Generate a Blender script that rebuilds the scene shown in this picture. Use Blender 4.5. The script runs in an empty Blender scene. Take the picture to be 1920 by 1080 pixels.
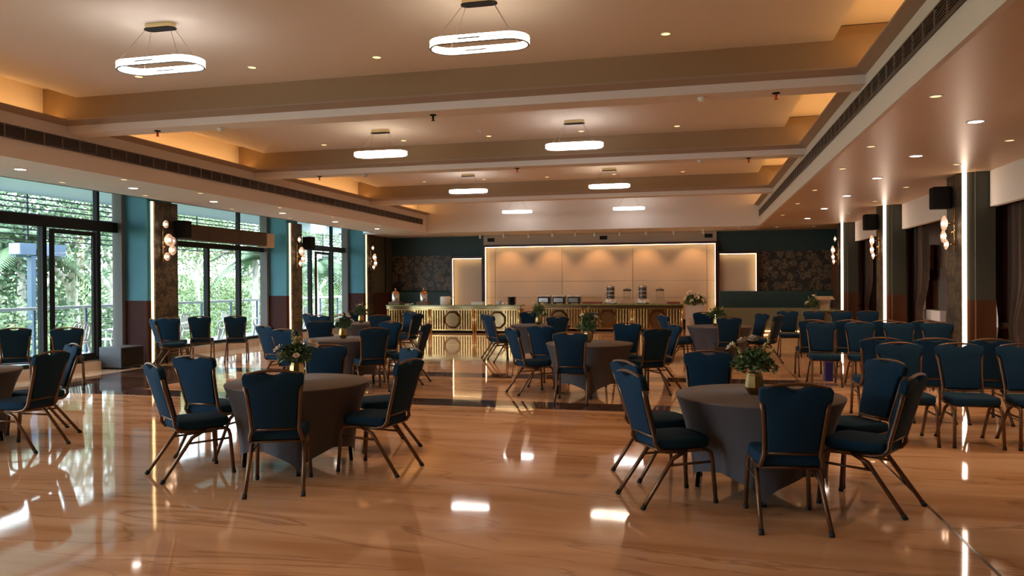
import bpy, bmesh, math, random
from mathutils import Vector, Matrix, Euler
R = math.radians
SC = bpy.context.scene
COL = SC.collection
rnd = random.Random(7)

# ------------------------------------------------------------------ camera
cam = bpy.data.cameras.new('camera')
cam.sensor_width = 36.0
cam.lens = 1430.0 / 1920.0 * 36.0
cam.clip_end = 300
camo = bpy.data.objects.new('camera', cam)
COL.objects.link(camo)
_a, _p, _r = R(13.6), 9 / 1430.0, 0.006
F0 = Vector((-math.sin(_a), math.cos(_a), 0)); R0 = Vector((math.cos(_a), math.sin(_a), 0)); Z0 = Vector((0, 0, 1))
FW = F0 * math.cos(_p) - Z0 * math.sin(_p); U0 = Z0 * math.cos(_p) + F0 * math.sin(_p)
RT = R0 * math.cos(_r) - U0 * math.sin(_r); UP = U0 * math.cos(_r) + R0 * math.sin(_r)
M4 = Matrix((RT, UP, -FW)).transposed().to_4x4()
M4.translation = Vector((0, 0, 1.6))
camo.matrix_world = M4
SC.camera = camo

# ------------------------------------------------------------------ world, exposure, render look
SC.view_settings.view_transform = 'Standard'
SC.view_settings.look = 'None'
SC.view_settings.gamma = 1.0
SC.view_settings.exposure = -0.22
SC.view_settings.use_curve_mapping = False
SC.cycles.use_denoising = True
SC.cycles.max_bounces = 9
SC.cycles.diffuse_bounces = 5
SC.cycles.glossy_bounces = 4
SC.cycles.transmission_bounces = 6
SC.cycles.transparent_max_bounces = 12
SC.cycles.caustics_reflective = False
SC.cycles.caustics_refractive = False
SC.cycles.sample_clamp_indirect = 4.0
SC.cycles.use_light_tree = True
SC.cycles.use_adaptive_sampling = True
SC.cycles.adaptive_threshold = 0.015
SKY = 12.0
world = bpy.data.worlds.new('overcast_sky')
SC.world = world
world.use_nodes = True
wn = world.node_tree.nodes; wl = world.node_tree.links
bg = wn['Background']
bg.inputs[0].default_value = (0.80, 0.90, 1.0, 1)
bg.inputs[1].default_value = SKY

# light strengths (watts / emission)
E_DOWN = 110.0       # bright soffit downlights
E_SMALL = 130.0      # small amber downlights
E_RING = 15.0       # pendant rings
E_COVE = 16.0        # cove strips
E_STRIP = 14.0      # pillar strips
E_PANEL = 15.0       # strips round the back panels
E_TRACK = 75.0
WARM = (1.0, 0.53, 0.24)
AMBER = (1.0, 0.52, 0.17)
NEUT = (1.0, 0.66, 0.40)

# ------------------------------------------------------------------ helpers
def tag(o, label=None, cat=None, group=None, kind=None):
    if label: o['label'] = label
    if cat: o['category'] = cat
    if group: o['group'] = group
    if kind: o['kind'] = kind
    return o

def empty(name, loc=(0, 0, 0), rz=0.0, label=None, cat=None, group=None, kind=None, parent=None):
    o = bpy.data.objects.new(name, None)
    COL.objects.link(o)
    o.location = loc; o.rotation_euler = (0, 0, rz)
    o.empty_display_size = 0.1
    if parent: o.parent = parent
    return tag(o, label, cat, group, kind)

def copy_tree(o, parent=None):
    c = o.copy(); COL.objects.link(c)
    if parent:
        c.parent = parent
        c.matrix_parent_inverse = o.matrix_parent_inverse.copy()
    for ch in list(o.children): copy_tree(ch, c)
    return c

class MB:
    """collects shapes into one mesh"""
    def __init__(s): s.v = []; s.f = []; s.sm = []
    def add(s, vs, fs, smooth=False):
        n = len(s.v); s.v += [tuple(v) for v in vs]
        s.f += [tuple(i + n for i in f) for f in fs]; s.sm += [smooth] * len(fs); return s
    def box(s, x0, x1, y0, y1, z0, z1):
        vs = [(x, y, z) for z in (z0, z1) for y in (y0, y1) for x in (x0, x1)]
        return s.add(vs, [(0, 2, 3, 1), (4, 5, 7, 6), (0, 1, 5, 4), (2, 6, 7, 3), (0, 4, 6, 2), (1, 3, 7, 5)])
    def tube(s, pts, r, n=8, cap=True):
        pts = [Vector(p) for p in pts]; rs = r if isinstance(r, (list, tuple)) else [r] * len(pts)
        vs = []; fs = []; ref = None
        for i, p in enumerate(pts):
            if i == 0: t = pts[1] - p
            elif i == len(pts) - 1: t = p - pts[i - 1]
            else: t = (pts[i + 1] - p).normalized() + (p - pts[i - 1]).normalized()
            t.normalize()
            if ref is None: ref = Vector((0, 0, 1)) if abs(t.z) < 0.9 else Vector((1, 0, 0))
            u = t.cross(ref).normalized(); w = u.cross(t).normalized(); ref = w
            for k in range(n):
                a = 2 * math.pi * k / n
                vs.append(p + (u * math.cos(a) + w * math.sin(a)) * rs[i])
        for i in range(len(pts) - 1):
            for k in range(n):
                k2 = (k + 1) % n
                fs.append((i * n + k, i * n + k2, (i + 1) * n + k2, (i + 1) * n + k))
        s.add(vs, fs, True)
        if cap:
            m = len(s.v) - len(vs)
            s.f.append(tuple(m + k for k in range(n))[::-1]); s.sm.append(False)
            s.f.append(tuple(m + (len(pts) - 1) * n + k for k in range(n))); s.sm.append(False)
        return s
    def lathe(s, prof, n=24, c=(0, 0, 0), smooth=True, rot=0.0):
        vs = []; fs = []
        for (r, z) in prof:
            for k in range(n):
                a = 2 * math.pi * k / n + rot
                vs.append((c[0] + r * math.cos(a), c[1] + r * math.sin(a), c[2] + z))
        for i in range(len(prof) - 1):
            for k in range(n):
                k2 = (k + 1) % n
                fs.append((i * n + k, i * n + k2, (i + 1) * n + k2, (i + 1) * n + k))
        s.add(vs, fs, smooth)
        m = len(s.v) - len(vs)
        if prof[0][0] > 1e-4: s.f.append(tuple(m + k for k in range(n))[::-1]); s.sm.append(False)
        if prof[-1][0] > 1e-4: s.f.append(tuple(m + (len(prof) - 1) * n + k for k in range(n))); s.sm.append(False)
        return s
    def prism(s, outline, d0, d1, fn):
        """outline (a,b) extruded from d0 to d1; fn(a,b,d) -> xyz"""
        n = len(outline)
        vs = [fn(a, b, d0) for a, b in outline] + [fn(a, b, d1) for a, b in outline]
        fs = [tuple(range(n))[::-1], tuple(range(n, 2 * n))]
        fs += [(i, (i + 1) % n, n + (i + 1) % n, n + i) for i in range(n)]
        return s.add(vs, fs)
    def sphere(s, c, r, n=12, m=8, sz=1.0):
        prof = [(max(1e-5, r * math.sin(math.pi * i / m)), -r * sz * math.cos(math.pi * i / m)) for i in range(m + 1)]
        return s.lathe(prof, n, c)
    def build(s, name, mat, parent=None, bevel=0.0, seg=2, loc=None, rz=0.0, subsurf=0, smooth=None):
        me = bpy.data.meshes.new(name)
        me.from_pydata(s.v, [], s.f)
        me.polygons.foreach_set('use_smooth', s.sm if smooth is None else [smooth] * len(s.f))
        bm = bmesh.new(); bm.from_mesh(me)
        if bevel > 0:
            bmesh.ops.remove_doubles(bm, verts=bm.verts, dist=1e-5)
            es = [e for e in bm.edges if len(e.link_faces) == 2 and e.calc_face_angle(0) > 0.5]
            bmesh.ops.bevel(bm, geom=es, offset=bevel, segments=seg, affect='EDGES', profile=0.5, clamp_overlap=True)
        bmesh.ops.recalc_face_normals(bm, faces=bm.faces)
        bm.to_mesh(me); bm.free()
        me.materials.append(mat)
        o = bpy.data.objects.new(name, me)
        COL.objects.link(o)
        if loc is not None: o.location = loc
        o.rotation_euler = (0, 0, rz)
        if parent: o.parent = parent
        return o

def inst(name, src, parent=None, loc=(0, 0, 0), rz=0.0, scale=None):
    o = bpy.data.objects.new(name, src.data); COL.objects.link(o)
    o.location = loc; o.rotation_euler = (0, 0, rz)
    if scale: o.scale = scale
    if parent: o.parent = parent
    return o

def bx(name, mat, x0, x1, y0, y1, z0, z1, parent=None, bevel=0.0, kind=None):
    o = MB().box(x0, x1, y0, y1, z0, z1).build(name, mat, parent, bevel)
    if kind: o['kind'] = kind
    return o

# ------------------------------------------------------------------ materials
def mat(name, col, rough=0.5, metal=0.0, spec=0.5, emit=None, estr=0.0, bump=None, var=None, coat=0.0, trans=0.0, ior=1.5, alpha=1.0, sheen=0.0):
    m = bpy.data.materials.new(name); m.use_nodes = True
    nt = m.node_tree; b = nt.nodes['Principled BSDF']
    b.inputs['Base Color'].default_value = (*col, 1)
    b.inputs['Roughness'].default_value = rough
    b.inputs['Metallic'].default_value = metal
    b.inputs['Specular IOR Level'].default_value = spec
    b.inputs['IOR'].default_value = ior
    b.inputs['Coat Weight'].default_value = coat
    b.inputs['Transmission Weight'].default_value = trans
    b.inputs['Alpha'].default_value = alpha
    if sheen: b.inputs['Sheen Weight'].default_value = sheen; b.inputs['Sheen Roughness'].default_value = 0.4
    if emit:
        b.inputs['Emission Color'].default_value = (*emit, 1); b.inputs['Emission Strength'].default_value = estr
    tc = nt.nodes.new('ShaderNodeTexCoord')
    if var:
        sc, amt, st = var
        mp = nt.nodes.new('ShaderNodeMapping'); mp.inputs['Scale'].default_value = st
        nt.links.new(tc.outputs['Object'], mp.inputs['Vector'])
        nz = nt.nodes.new('ShaderNodeTexNoise'); nz.inputs['Scale'].default_value = sc; nz.inputs['Detail'].default_value = 5
        nt.links.new(mp.outputs[0], nz.inputs['Vector'])
        cr = nt.nodes.new('ShaderNodeValToRGB')
        cr.color_ramp.elements[0].position = 0.3; cr.color_ramp.elements[1].position = 0.7
        cr.color_ramp.elements[0].color = (*[max(0, c * (1 - amt)) for c in col], 1)
        cr.color_ramp.elements[1].color = (*[min(1, c * (1 + amt)) for c in col], 1)
        nt.links.new(nz.outputs['Fac'], cr.inputs['Fac']); nt.links.new(cr.outputs['Color'], b.inputs['Base Color'])
    if bump:
        sc, stg = bump
        nz2 = nt.nodes.new('ShaderNodeTexNoise'); nz2.inputs['Scale'].default_value = sc; nz2.inputs['Detail'].default_value = 4
        nt.links.new(tc.outputs['Object'], nz2.inputs['Vector'])
        bp = nt.nodes.new('ShaderNodeBump'); bp.inputs['Strength'].default_value = stg; bp.inputs['Distance'].default_value = 0.02
        nt.links.new(nz2.outputs['Fac'], bp.inputs['Height']); nt.links.new(bp.outputs['Normal'], b.inputs['Normal'])
    return m

def glow(name, col, s):
    m = bpy.data.materials.new(name); m.use_nodes = True
    nt = m.node_tree; nt.nodes.clear()
    e = nt.nodes.new('ShaderNodeEmission'); e.inputs[0].default_value = (*col, 1); e.inputs[1].default_value = s
    o = nt.nodes.new('ShaderNodeOutputMaterial'); nt.links.new(e.outputs[0], o.inputs[0])
    return m

def marble(name, c0, c1, vein, rough=0.05, st=(0.30, 1.7, 1.0), coat=0.0, wav=0.016):
    m = bpy.data.materials.new(name); m.use_nodes = True
    nt = m.node_tree; b = nt.nodes['Principled BSDF']; L = nt.links.new
    b.inputs['Roughness'].default_value = rough; b.inputs['IOR'].default_value = 1.75
    tc = nt.nodes.new('ShaderNodeTexCoord')
    mp = nt.nodes.new('ShaderNodeMapping'); mp.inputs['Scale'].default_value = st
    L(tc.outputs['Object'], mp.inputs['Vector'])
    n1 = nt.nodes.new('ShaderNodeTexNoise'); n1.inputs['Scale'].default_value = 1.25; n1.inputs['Detail'].default_value = 6; n1.inputs['Distortion'].default_value = 0.9
    L(mp.outputs[0], n1.inputs['Vector'])
    r1 = nt.nodes.new('ShaderNodeValToRGB'); r1.color_ramp.elements[0].position = 0.34; r1.color_ramp.elements[1].position = 0.66
    r1.color_ramp.elements[0].color = (*c0, 1); r1.color_ramp.elements[1].color = (*c1, 1)
    L(n1.outputs['Fac'], r1.inputs['Fac'])
    n2 = nt.nodes.new('ShaderNodeTexNoise'); n2.inputs['Scale'].default_value = 0.55; n2.inputs['Detail'].default_value = 6; n2.inputs['Distortion'].default_value = 2.2
    L(mp.outputs[0], n2.inputs['Vector'])
    r2 = nt.nodes.new('ShaderNodeValToRGB'); cr = r2.color_ramp
    cr.elements[0].position = 0.484; cr.elements[0].color = (0, 0, 0, 1)
    cr.elements[1].position = 0.516; cr.elements[1].color = (0, 0, 0, 1)
    e = cr.elements.new(0.5); e.color = (0.5, 0.5, 0.5, 1)
    L(n2.outputs['Fac'], r2.inputs['Fac'])
    mx = nt.nodes.new('ShaderNodeMix'); mx.data_type = 'RGBA'
    L(r2.outputs['Color'], mx.inputs['Factor']); L(r1.outputs['Color'], mx.inputs[6]); mx.inputs[7].default_value = (*vein, 1)
    L(mx.outputs[2], b.inputs['Base Color'])
    nb = nt.nodes.new('ShaderNodeTexNoise'); nb.inputs['Scale'].default_value = 2.2; nb.inputs['Detail'].default_value = 1
    L(tc.outputs['Object'], nb.inputs['Vector'])
    bp = nt.nodes.new('ShaderNodeBump'); bp.inputs['Strength'].default_value = wav; bp.inputs['Distance'].default_value = 0.05
    L(nb.outputs['Fac'], bp.inputs['Height']); L(bp.outputs['Normal'], b.inputs['Normal'])
    return m

def wallpaper(name, dark, mid, gold, scale=5.0):
    m = bpy.data.materials.new(name); m.use_nodes = True
    nt = m.node_tree; b = nt.nodes['Principled BSDF']; L = nt.links.new
    b.inputs['Roughness'].default_value = 0.45
    tc = nt.nodes.new('ShaderNodeTexCoord')
    v = nt.nodes.new('ShaderNodeTexVoronoi'); v.inputs['Scale'].default_value = scale
    n = nt.nodes.new('ShaderNodeTexNoise'); n.inputs['Scale'].default_value = scale * 1.7; n.inputs['Detail'].default_value = 6; n.inputs['Distortion'].default_value = 2.5
    L(tc.outputs['Object'], v.inputs['Vector']); L(tc.outputs['Object'], n.inputs['Vector'])
    mth = nt.nodes.new('ShaderNodeMath'); mth.operation = 'MULTIPLY_ADD'; mth.inputs[1].default_value = 0.55
    L(v.outputs['Distance'], mth.inputs[0]); L(n.outputs['Fac'], mth.inputs[2])
    cr = nt.nodes.new('ShaderNodeValToRGB'); e = cr.color_ramp.elements
    e[0].position = 0.50; e[0].color = (*mid, 1); e[1].position = 0.92; e[1].color = (*dark, 1)
    k = cr.color_ramp.elements.new(0.60); k.color = (*dark, 1)
    k = cr.color_ramp.elements.new(0.69); k.color = (*gold, 1)
    k = cr.color_ramp.elements.new(0.78); k.color = (*mid, 1)
    k = cr.color_ramp.elements.new(0.84); k.color = (*dark, 1)
    L(mth.outputs[0], cr.inputs['Fac']); L(cr.outputs['Color'], b.inputs['Base Color'])
    return m

def ribbed(name, col, freq=60.0, rough=0.4):
    m = mat(name, col, rough, spec=0.12)
    nt = m.node_tree; b = nt.nodes['Principled BSDF']; L = nt.links.new
    tc = nt.nodes.new('ShaderNodeTexCoord'); sp = nt.nodes.new('ShaderNodeSeparateXYZ'); L(tc.outputs['Object'], sp.inputs[0])
    ad = nt.nodes.new('ShaderNodeMath'); ad.operation = 'ADD'; L(sp.outputs[0], ad.inputs[0]); L(sp.outputs[1], ad.inputs[1])
    mu = nt.nodes.new('ShaderNodeMath'); mu.operation = 'MULTIPLY'; mu.inputs[1].default_value = freq * 2; L(ad.outputs[0], mu.inputs[0])
    sn = nt.nodes.new('ShaderNodeMath'); sn.operation = 'SINE'; L(mu.outputs[0], sn.inputs[0])
    bp = nt.nodes.new('ShaderNodeBump'); bp.inputs['Strength'].default_value = 0.35; bp.inputs['Distance'].default_value = 0.004
    L(sn.outputs[0], bp.inputs['Height']); L(bp.outputs['Normal'], b.inputs['Normal'])
    return m

def glass(name, tint=(1, 1, 1), fac=0.9, rough=0.0):
    """architectural pane: mostly see-through, with a mirror part by Fresnel"""
    m = bpy.data.materials.new(name); m.use_nodes = True
    nt = m.node_tree; nt.nodes.clear(); L = nt.links.new
    t = nt.nodes.new('ShaderNodeBsdfTransparent'); t.inputs[0].default_value = (*tint, 1)
    g = nt.nodes.new('ShaderNodeBsdfGlossy'); g.inputs['Roughness'].default_value = rough
    fr = nt.nodes.new('ShaderNodeFresnel')
    ge = nt.nodes.new('ShaderNodeNewGeometry'); mr = nt.nodes.new('ShaderNodeMapRange')
    mr.inputs['To Min'].default_value = 1.45; mr.inputs['To Max'].default_value = 1 / 1.45   # same reflectance on both sides of the sheet
    L(ge.outputs['Backfacing'], mr.inputs['Value']); L(mr.outputs[0], fr.inputs[0])
    mx = nt.nodes.new('ShaderNodeMixShader'); L(fr.outputs[0], mx.inputs[0]); L(t.outputs[0], mx.inputs[1]); L(g.outputs[0], mx.inputs[2])
    o = nt.nodes.new('ShaderNodeOutputMaterial'); L(mx.outputs[0], o.inputs[0])
    return m

M = dict(
    floor=marble('polished_marble', (0.47, 0.255, 0.120), (0.72, 0.475, 0.295), (0.24, 0.10, 0.04)),
    floor_dark=marble('dark_marble', (0.035, 0.020, 0.018), (0.085, 0.050, 0.042), (0.20, 0.15, 0.12)),
    inlay=mat('floor_inlay', (0.07, 0.04, 0.025), 0.15),
    apron=marble('pale_marble', (0.50, 0.42, 0.35), (0.62, 0.54, 0.46), (0.40, 0.32, 0.26)),
    ceil=mat('ceiling_paint', (0.74, 0.66, 0.57), 0.8),
    beam=mat('beam_paint_tan', (0.31, 0.21, 0.115), 0.7),
    soffit=mat('soffit_paint', (0.76, 0.71, 0.66), 0.8),
    soffit_sheen=mat('soffit_satin_bounce_tint', (0.64, 0.46, 0.29), 0.35, spec=0.5),  # satin soffit; warm light bounced off the floor is put into its orange tint
    cornice=mat('cornice_paint', (0.34, 0.255, 0.19), 0.7),
    dark=mat('black_metal', (0.008, 0.007, 0.007), 0.8, spec=0.15),
    grille=mat('bronze_grille', (0.075, 0.055, 0.048), 0.45),
    grille_back=mat('grille_back', (0.02, 0.015, 0.014), 0.7),
    frame=mat('black_window_frame', (0.010, 0.010, 0.012), 0.6, spec=0.2),
    glass=glass('window_glass', (0.93, 0.97, 0.96)),
    teal=mat('teal_paint', (0.055, 0.22, 0.29), 0.6, var=(3.0, 0.08, (1, 1, 1))),
    green=mat('grey_green_paint', (0.062, 0.066, 0.048), 0.6),
    darkteal=mat('dark_teal_paint', (0.012, 0.045, 0.045), 0.5),
    olive=mat('olive_panel', (0.17, 0.17, 0.095), 0.5),
    maroon=ribbed('maroon_ribbed_wood', (0.060, 0.024, 0.022), 70.0, 0.7),
    maroon_flat=mat('maroon_frame_wood', (0.050, 0.010, 0.008), 0.35),
    brownwood=mat('brown_wood', (0.13, 0.045, 0.016), 0.4, var=(2.0, 0.3, (1, 1, 0.1))),
    casing=mat('dark_brown_casing', (0.060, 0.022, 0.008), 0.5, spec=0.3),
    wall_wood=mat('walnut_wall', (0.095, 0.040, 0.018), 0.4, var=(2.5, 0.35, (1, 1, 0.12))),
    greywall=mat('grey_plaster', (0.15, 0.14, 0.135), 0.8),
    wp=wallpaper('floral_wallpaper', (0.016, 0.014, 0.011), (0.070, 0.058, 0.038), (0.15, 0.115, 0.065), 6.0),
    wp_back=wallpaper('floral_wallpaper_large', (0.014, 0.014, 0.011), (0.085, 0.066, 0.042), (0.27, 0.19, 0.10), 5.0),
    panel=mat('cream_wall_panel', (0.60, 0.46, 0.32), 0.42),
    white=mat('white_plastic', (0.75, 0.75, 0.73), 0.4),
    whitematt=mat('white_ceramic', (0.78, 0.75, 0.70), 0.25),
    red=mat('sprinkler_red', (0.55, 0.03, 0.02), 0.4),
    brass=mat('brass', (0.80, 0.55, 0.22), 0.18, metal=1.0),
    goldbar=mat('polished_gold', (0.72, 0.47, 0.19), 0.17, metal=1.0),
    goldmirror=mat('bronze_mirror', (0.42, 0.30, 0.15), 0.14, metal=1.0),
    goldvase=mat('brushed_gold_vase', (0.46, 0.31, 0.12), 0.28, metal=1.0),
    greentop=marble('green_onyx', (0.14, 0.19, 0.06), (0.32, 0.36, 0.15), (0.10, 0.08, 0.03), 0.12, (3, 3, 3), wav=0.0),
    fabric=mat('blue_chair_fabric', (0.0082, 0.033, 0.066), 0.85, spec=0.12, bump=(320.0, 0.15)),
    bronze=mat('bronze_tube', (0.145, 0.078, 0.042), 0.38, metal=0.65),
    rubber=mat('rubber_foot', (0.012, 0.012, 0.012), 0.8),
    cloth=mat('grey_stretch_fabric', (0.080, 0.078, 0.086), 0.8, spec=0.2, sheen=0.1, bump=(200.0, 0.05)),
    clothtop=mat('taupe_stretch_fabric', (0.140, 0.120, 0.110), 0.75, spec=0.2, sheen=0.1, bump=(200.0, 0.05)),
    leaf=mat('dark_green_leaf', (0.075, 0.13, 0.035), 0.5, var=(30.0, 0.5, (1, 1, 1))),
    petal=mat('cream_petal', (0.80, 0.70, 0.56), 0.6),
    petal2=mat('yellow_green_bud', (0.42, 0.38, 0.13), 0.6),
    copper=mat('copper_lid', (0.72, 0.30, 0.14), 0.16, metal=1.0),
    steel=mat('steel', (0.62, 0.60, 0.58), 0.14, metal=1.0),
    steeldark=mat('steel_band_dark', (0.12, 0.12, 0.13), 0.2, metal=1.0),
    foil=mat('crinkled_foil', (0.86, 0.83, 0.80), 0.25, metal=0.55, bump=(30.0, 0.9)),
    clear=glass('clear_glass', (0.92, 0.92, 0.90)),
    globe=mat('lit_globe_glass', (0.95, 0.82, 0.72), 0.25, trans=0.8, emit=(1.0, 0.62, 0.42), estr=0.15),
    black=mat('black_gloss', (0.010, 0.010, 0.012), 0.25),
    redtray=mat('red_brown_tray', (0.20, 0.045, 0.022), 0.4),
    beige=mat('beige_board', (0.48, 0.33, 0.20), 0.5),
    planter=mat('whitewashed_stand', (0.60, 0.50, 0.40), 0.6, var=(4.0, 0.1, (1, 1, 0.2))),
    greybox=mat('grey_vinyl_box', (0.06, 0.075, 0.10), 0.5),
    curtain=mat('brown_curtain', (0.080, 0.052, 0.036), 0.9, var=(4.0, 0.25, (1, 3, 0.1))),
    blind=mat('tan_roller_blind', (0.42, 0.28, 0.17), 0.8),
    darkpane=mat('dark_pane', (0.030, 0.028, 0.030), 0.1),
    ringbody=mat('pendant_metal', (0.22, 0.21, 0.22), 0.3, metal=0.8),
    canopy=mat('polished_brass_canopy', (0.70, 0.60, 0.34), 0.2, metal=1.0),
    wire=mat('steel_wire', (0.25, 0.20, 0.18), 0.4, metal=0.6),
    ring_warm=glow('pendant_light_warm', (1.0, 0.84, 0.66), E_RING),
    ring=glow('pendant_light', (1.0, 0.93, 0.90), E_RING),
    down=glow('downlight_lens', (1.0, 0.88, 0.78), 22.0),
    small=glow('amber_downlight_lens', (1.0, 0.62, 0.27), 2.6),
    cove=glow('cove_strip', AMBER, E_COVE),
    strip_r=glow('led_strip_white', (1.0, 0.74, 0.56), E_STRIP),
    strip_l=glow('led_strip_yellow', (1.0, 0.66, 0.30), E_STRIP * 0.3),
    pstrip=glow('led_strip_panel', (1.0, 0.70, 0.36), E_PANEL),
    bulb=glow('sconce_bulb', (1.0, 0.72, 0.50), 22.0),
    terrace=mat('terrace_floor_grey', (0.32, 0.36, 0.42), 0.35),
    rail=mat('rail_grey', (0.55, 0.56, 0.57), 0.5),
    canopyroof=mat('terrace_roof_white', (0.62, 0.70, 0.75), 0.7),
    louver=mat('louver_grey', (0.10, 0.12, 0.15), 0.5),
    bluepost=mat('blue_grey_post', (0.050, 0.085, 0.14), 0.5),
    bark=mat('pale_bark', (0.60, 0.56, 0.50), 0.9, var=(9.0, 0.45, (1, 1, 0.4)), bump=(12.0, 0.6)),
    grass=mat('grass_ground', (0.13, 0.20, 0.06), 0.9, var=(1.5, 0.4, (1, 1, 1))),
    soil=mat('garden_bank', (0.12, 0.19, 0.06), 0.9, var=(1.5, 0.5, (1, 1, 1))),
    plasticchair=mat('cream_plastic', (0.82, 0.79, 0.74), 0.4),
)
def leafmat(name, col):
    m = mat(name, col, 0.5, var=(0.7, 0.45, (1, 1, 1)))
    b = m.node_tree.nodes['Principled BSDF']
    return m
M['tree1'] = leafmat('tree_leaf_mid', (0.105, 0.175, 0.085))
M['tree2'] = leafmat('tree_leaf_dark', (0.07, 0.125, 0.07))
M['tree3'] = leafmat('tree_leaf_light', (0.20, 0.275, 0.13))
M['palm'] = leafmat('palm_leaf', (0.09, 0.155, 0.07))

def spot(name, loc, target, energy, col, size=110, blend=0.8, rad=0.04, parent=None):
    l = bpy.data.lights.new(name, 'SPOT'); l.energy = energy; l.color = col
    l.spot_size = R(size); l.spot_blend = blend; l.shadow_soft_size = rad
    o = bpy.data.objects.new(name, l); COL.objects.link(o); o.location = loc
    o.rotation_euler = (Vector(target) - Vector(loc)).to_track_quat('-Z', 'Y').to_euler()
    if parent: o.parent = parent
    return o

# ------------------------------------------------------------------ dimensions
XL, XR = -8.807, 1.842         # faces of the dropped soffits
ZS, ZC, ZB = 3.303, 4.264, 3.797 # soffit, raised ceiling, beam underside
YB0, YB1 = 24.237, 26.462        # rear soffit face, rear wall
YN = -4.0                     # wall behind the viewer
WL, WR = -11.45, 5.08         # window planes left, right
ZL = 3.943                    # underside of the cornice lip
ORD = ['first', 'second', 'third', 'fourth', 'fifth', 'sixth', 'seventh', 'eighth', 'ninth', 'tenth']

# ------------------------------------------------------------------ floor
flo = bx('floor', M['floor'], -11.805, 5.85, YN - 0.2, YB1 + 0.3, -0.12, 0.0, kind='structure')
tag(flo, 'polished beige marble floor with streaks and mirror reflections')
bx('dark_stripe', M['floor_dark'], -10.4, 1.58, 9.5, 10.05, -0.02, 0.0015, flo)
bx('dark_stripe', M['floor_dark'], -8.3, 1.58, 12.47, 13.06, -0.02, 0.0015, flo)
bx('dark_stripe', M['floor_dark'], -10.4, -8.3, 10.05, 13.06, -0.02, 0.0016, flo)
bx('pale_stripe', M['apron'], -12.0, -10.4, YN, 26.0, -0.02, 0.0012, flo)
bx('inlay_line', M['inlay'], 1.58, 1.60, YN, 26.0, -0.02, 0.0020, flo)
bx('inlay_line', M['inlay'], 3.55, 3.57, YN, 26.0, -0.02, 0.0020, flo)

# ------------------------------------------------------------------ raised ceiling, beams, cornice
beams = [(3.97, 4.335), (9.183, 9.538), (13.988, 14.344), (19.651, 20.006)]
OV = 0.125                     # overhang of the cornice lip
cel = MB()
bays = [(YN, 3.97), (4.335, 9.183), (9.538, 13.988), (14.344, 19.651), (20.006, YB0)]
for (y0, y1) in bays:
    cel.box(-8.514, 1.478, y0 - 0.05, y1 + 0.05, ZC, ZC + 0.16)
cel.box(-9.611, 2.716, YN, YB0 + 0.3, ZC + 0.16, ZC + 0.30)
tag(cel.build('ceiling', M['ceil']), 'raised ceiling panels painted warm white between the beams', kind='structure')
for i, (y0, y1) in enumerate(beams):
    e = empty('ceiling_beam', ((XL + XR) / 2, y0, ZB), label='tan ceiling beam with stepped lower edge, ' + ('above the viewer', 'nearest in the picture', 'middle of three', 'farthest of three')[i], kind='structure')
    def lb(nm, mm, a, b, c, d, z0, z1):
        o = bx(nm, mm, a, b, c, d, z0, z1); o.parent = e; o.matrix_parent_inverse = Matrix.Translation(e.location).inverted(); return o
    lb('beam_body', M['beam'], -9.193, 2.246, y0 - OV, y1 + OV, ZL + 0.005, ZC + 0.15)
    pr = [(y0 - OV - 0.02, ZL + 0.022), (y0 - OV - 0.02, ZL), (y0, ZL - 0.045), (y1, ZL - 0.045), (y1 + OV + 0.02, ZL), (y1 + OV + 0.02, ZL + 0.022)]
    o = MB().prism(pr, XL + 0.0, XR, lambda a, b, d: (d, a, b)).build('cornice', M['cornice'])
    o.parent = e; o.matrix_parent_inverse = Matrix.Translation(e.location).inverted()
    lb('beam_foot', M['soffit'], XL - 0.05, XR + 0.05, y0, y1, ZB, ZL - 0.04)

# ------------------------------------------------------------------ side soffits with coves and grilles
def side_soffit(name, side, xf, xo, label):
    s = side  # +1 right, -1 left ; xf = face, xo = outer edge
    e = empty(name, (xf, 12.0, ZS), label=label, kind='structure')
    inv = Matrix.Translation(e.location).inverted()
    def put(o): o.parent = e; o.matrix_parent_inverse = inv; return o
    a, b = sorted((xf + s * 0.05, xo))
    put(bx('soffit_slab', M['soffit_sheen'] if s > 0 else M['soffit'], a, b, YN, YB1 + 0.2, ZS, ZS + 0.06))
    a, b = sorted((xf, xf + s * 0.05))
    put(bx('soffit_face', M['soffit'], a, b, YN, YB0, ZS, ZL - 0.04))
    # sloped cornice and lip
    pr = [(0.0, ZL - 0.045), (-OV, ZL), (-OV, ZL + 0.022), (0.28, ZL + 0.022), (0.28, ZL - 0.045)]
    put(MB().prism(pr, YN, YB0, lambda p, q, d: (xf + s * p, d, q)).build('cornice', M['cornice']))
    # cove back wall, per bay so that the beams interrupt it
    a, b = sorted((xf + s * 0.28, xf + s * 0.34))
    put(bx('cove_wall', M['ceil'], a, b, YN, YB0 + 0.2, ZL - 0.05, ZC + 0.2))
    for (y0, y1) in bays:
        a, b = sorted((xf + s * 0.02, xf + s * 0.06))
        put(bx('cove_light', M['cove'], a, b, y0 + OV + 0.05, y1 - OV - 0.05, ZL + 0.024, ZL + 0.045))
    return e
side_soffit('soffit_west', -1, XL, -10.50, 'dropped ceiling band over the window side')
side_soffit('soffit_east', 1, XR, 5.9, 'dropped ceiling band over the curtain side')
ZW = 3.80                     # head of the tall glazing
slot = bx('ceiling_slot', M['soffit'], -12.0, -10.45, YN, 24.2, ZW, ZW + 0.08); tag(slot, 'white slot ceiling above the tall glazing', kind='structure')
bx('slot_face', M['soffit'], -10.50, -10.44, YN, 24.2, ZS, ZW, slot)
bx('slot_end', M['soffit'], -12.0, -10.45, 24.2, YB1 + 0.2, ZS, ZS + 0.06, slot)
rs = empty('soffit_rear', (-3.7, YB0, ZS), label='dropped ceiling band over the buffet', kind='structure')
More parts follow.
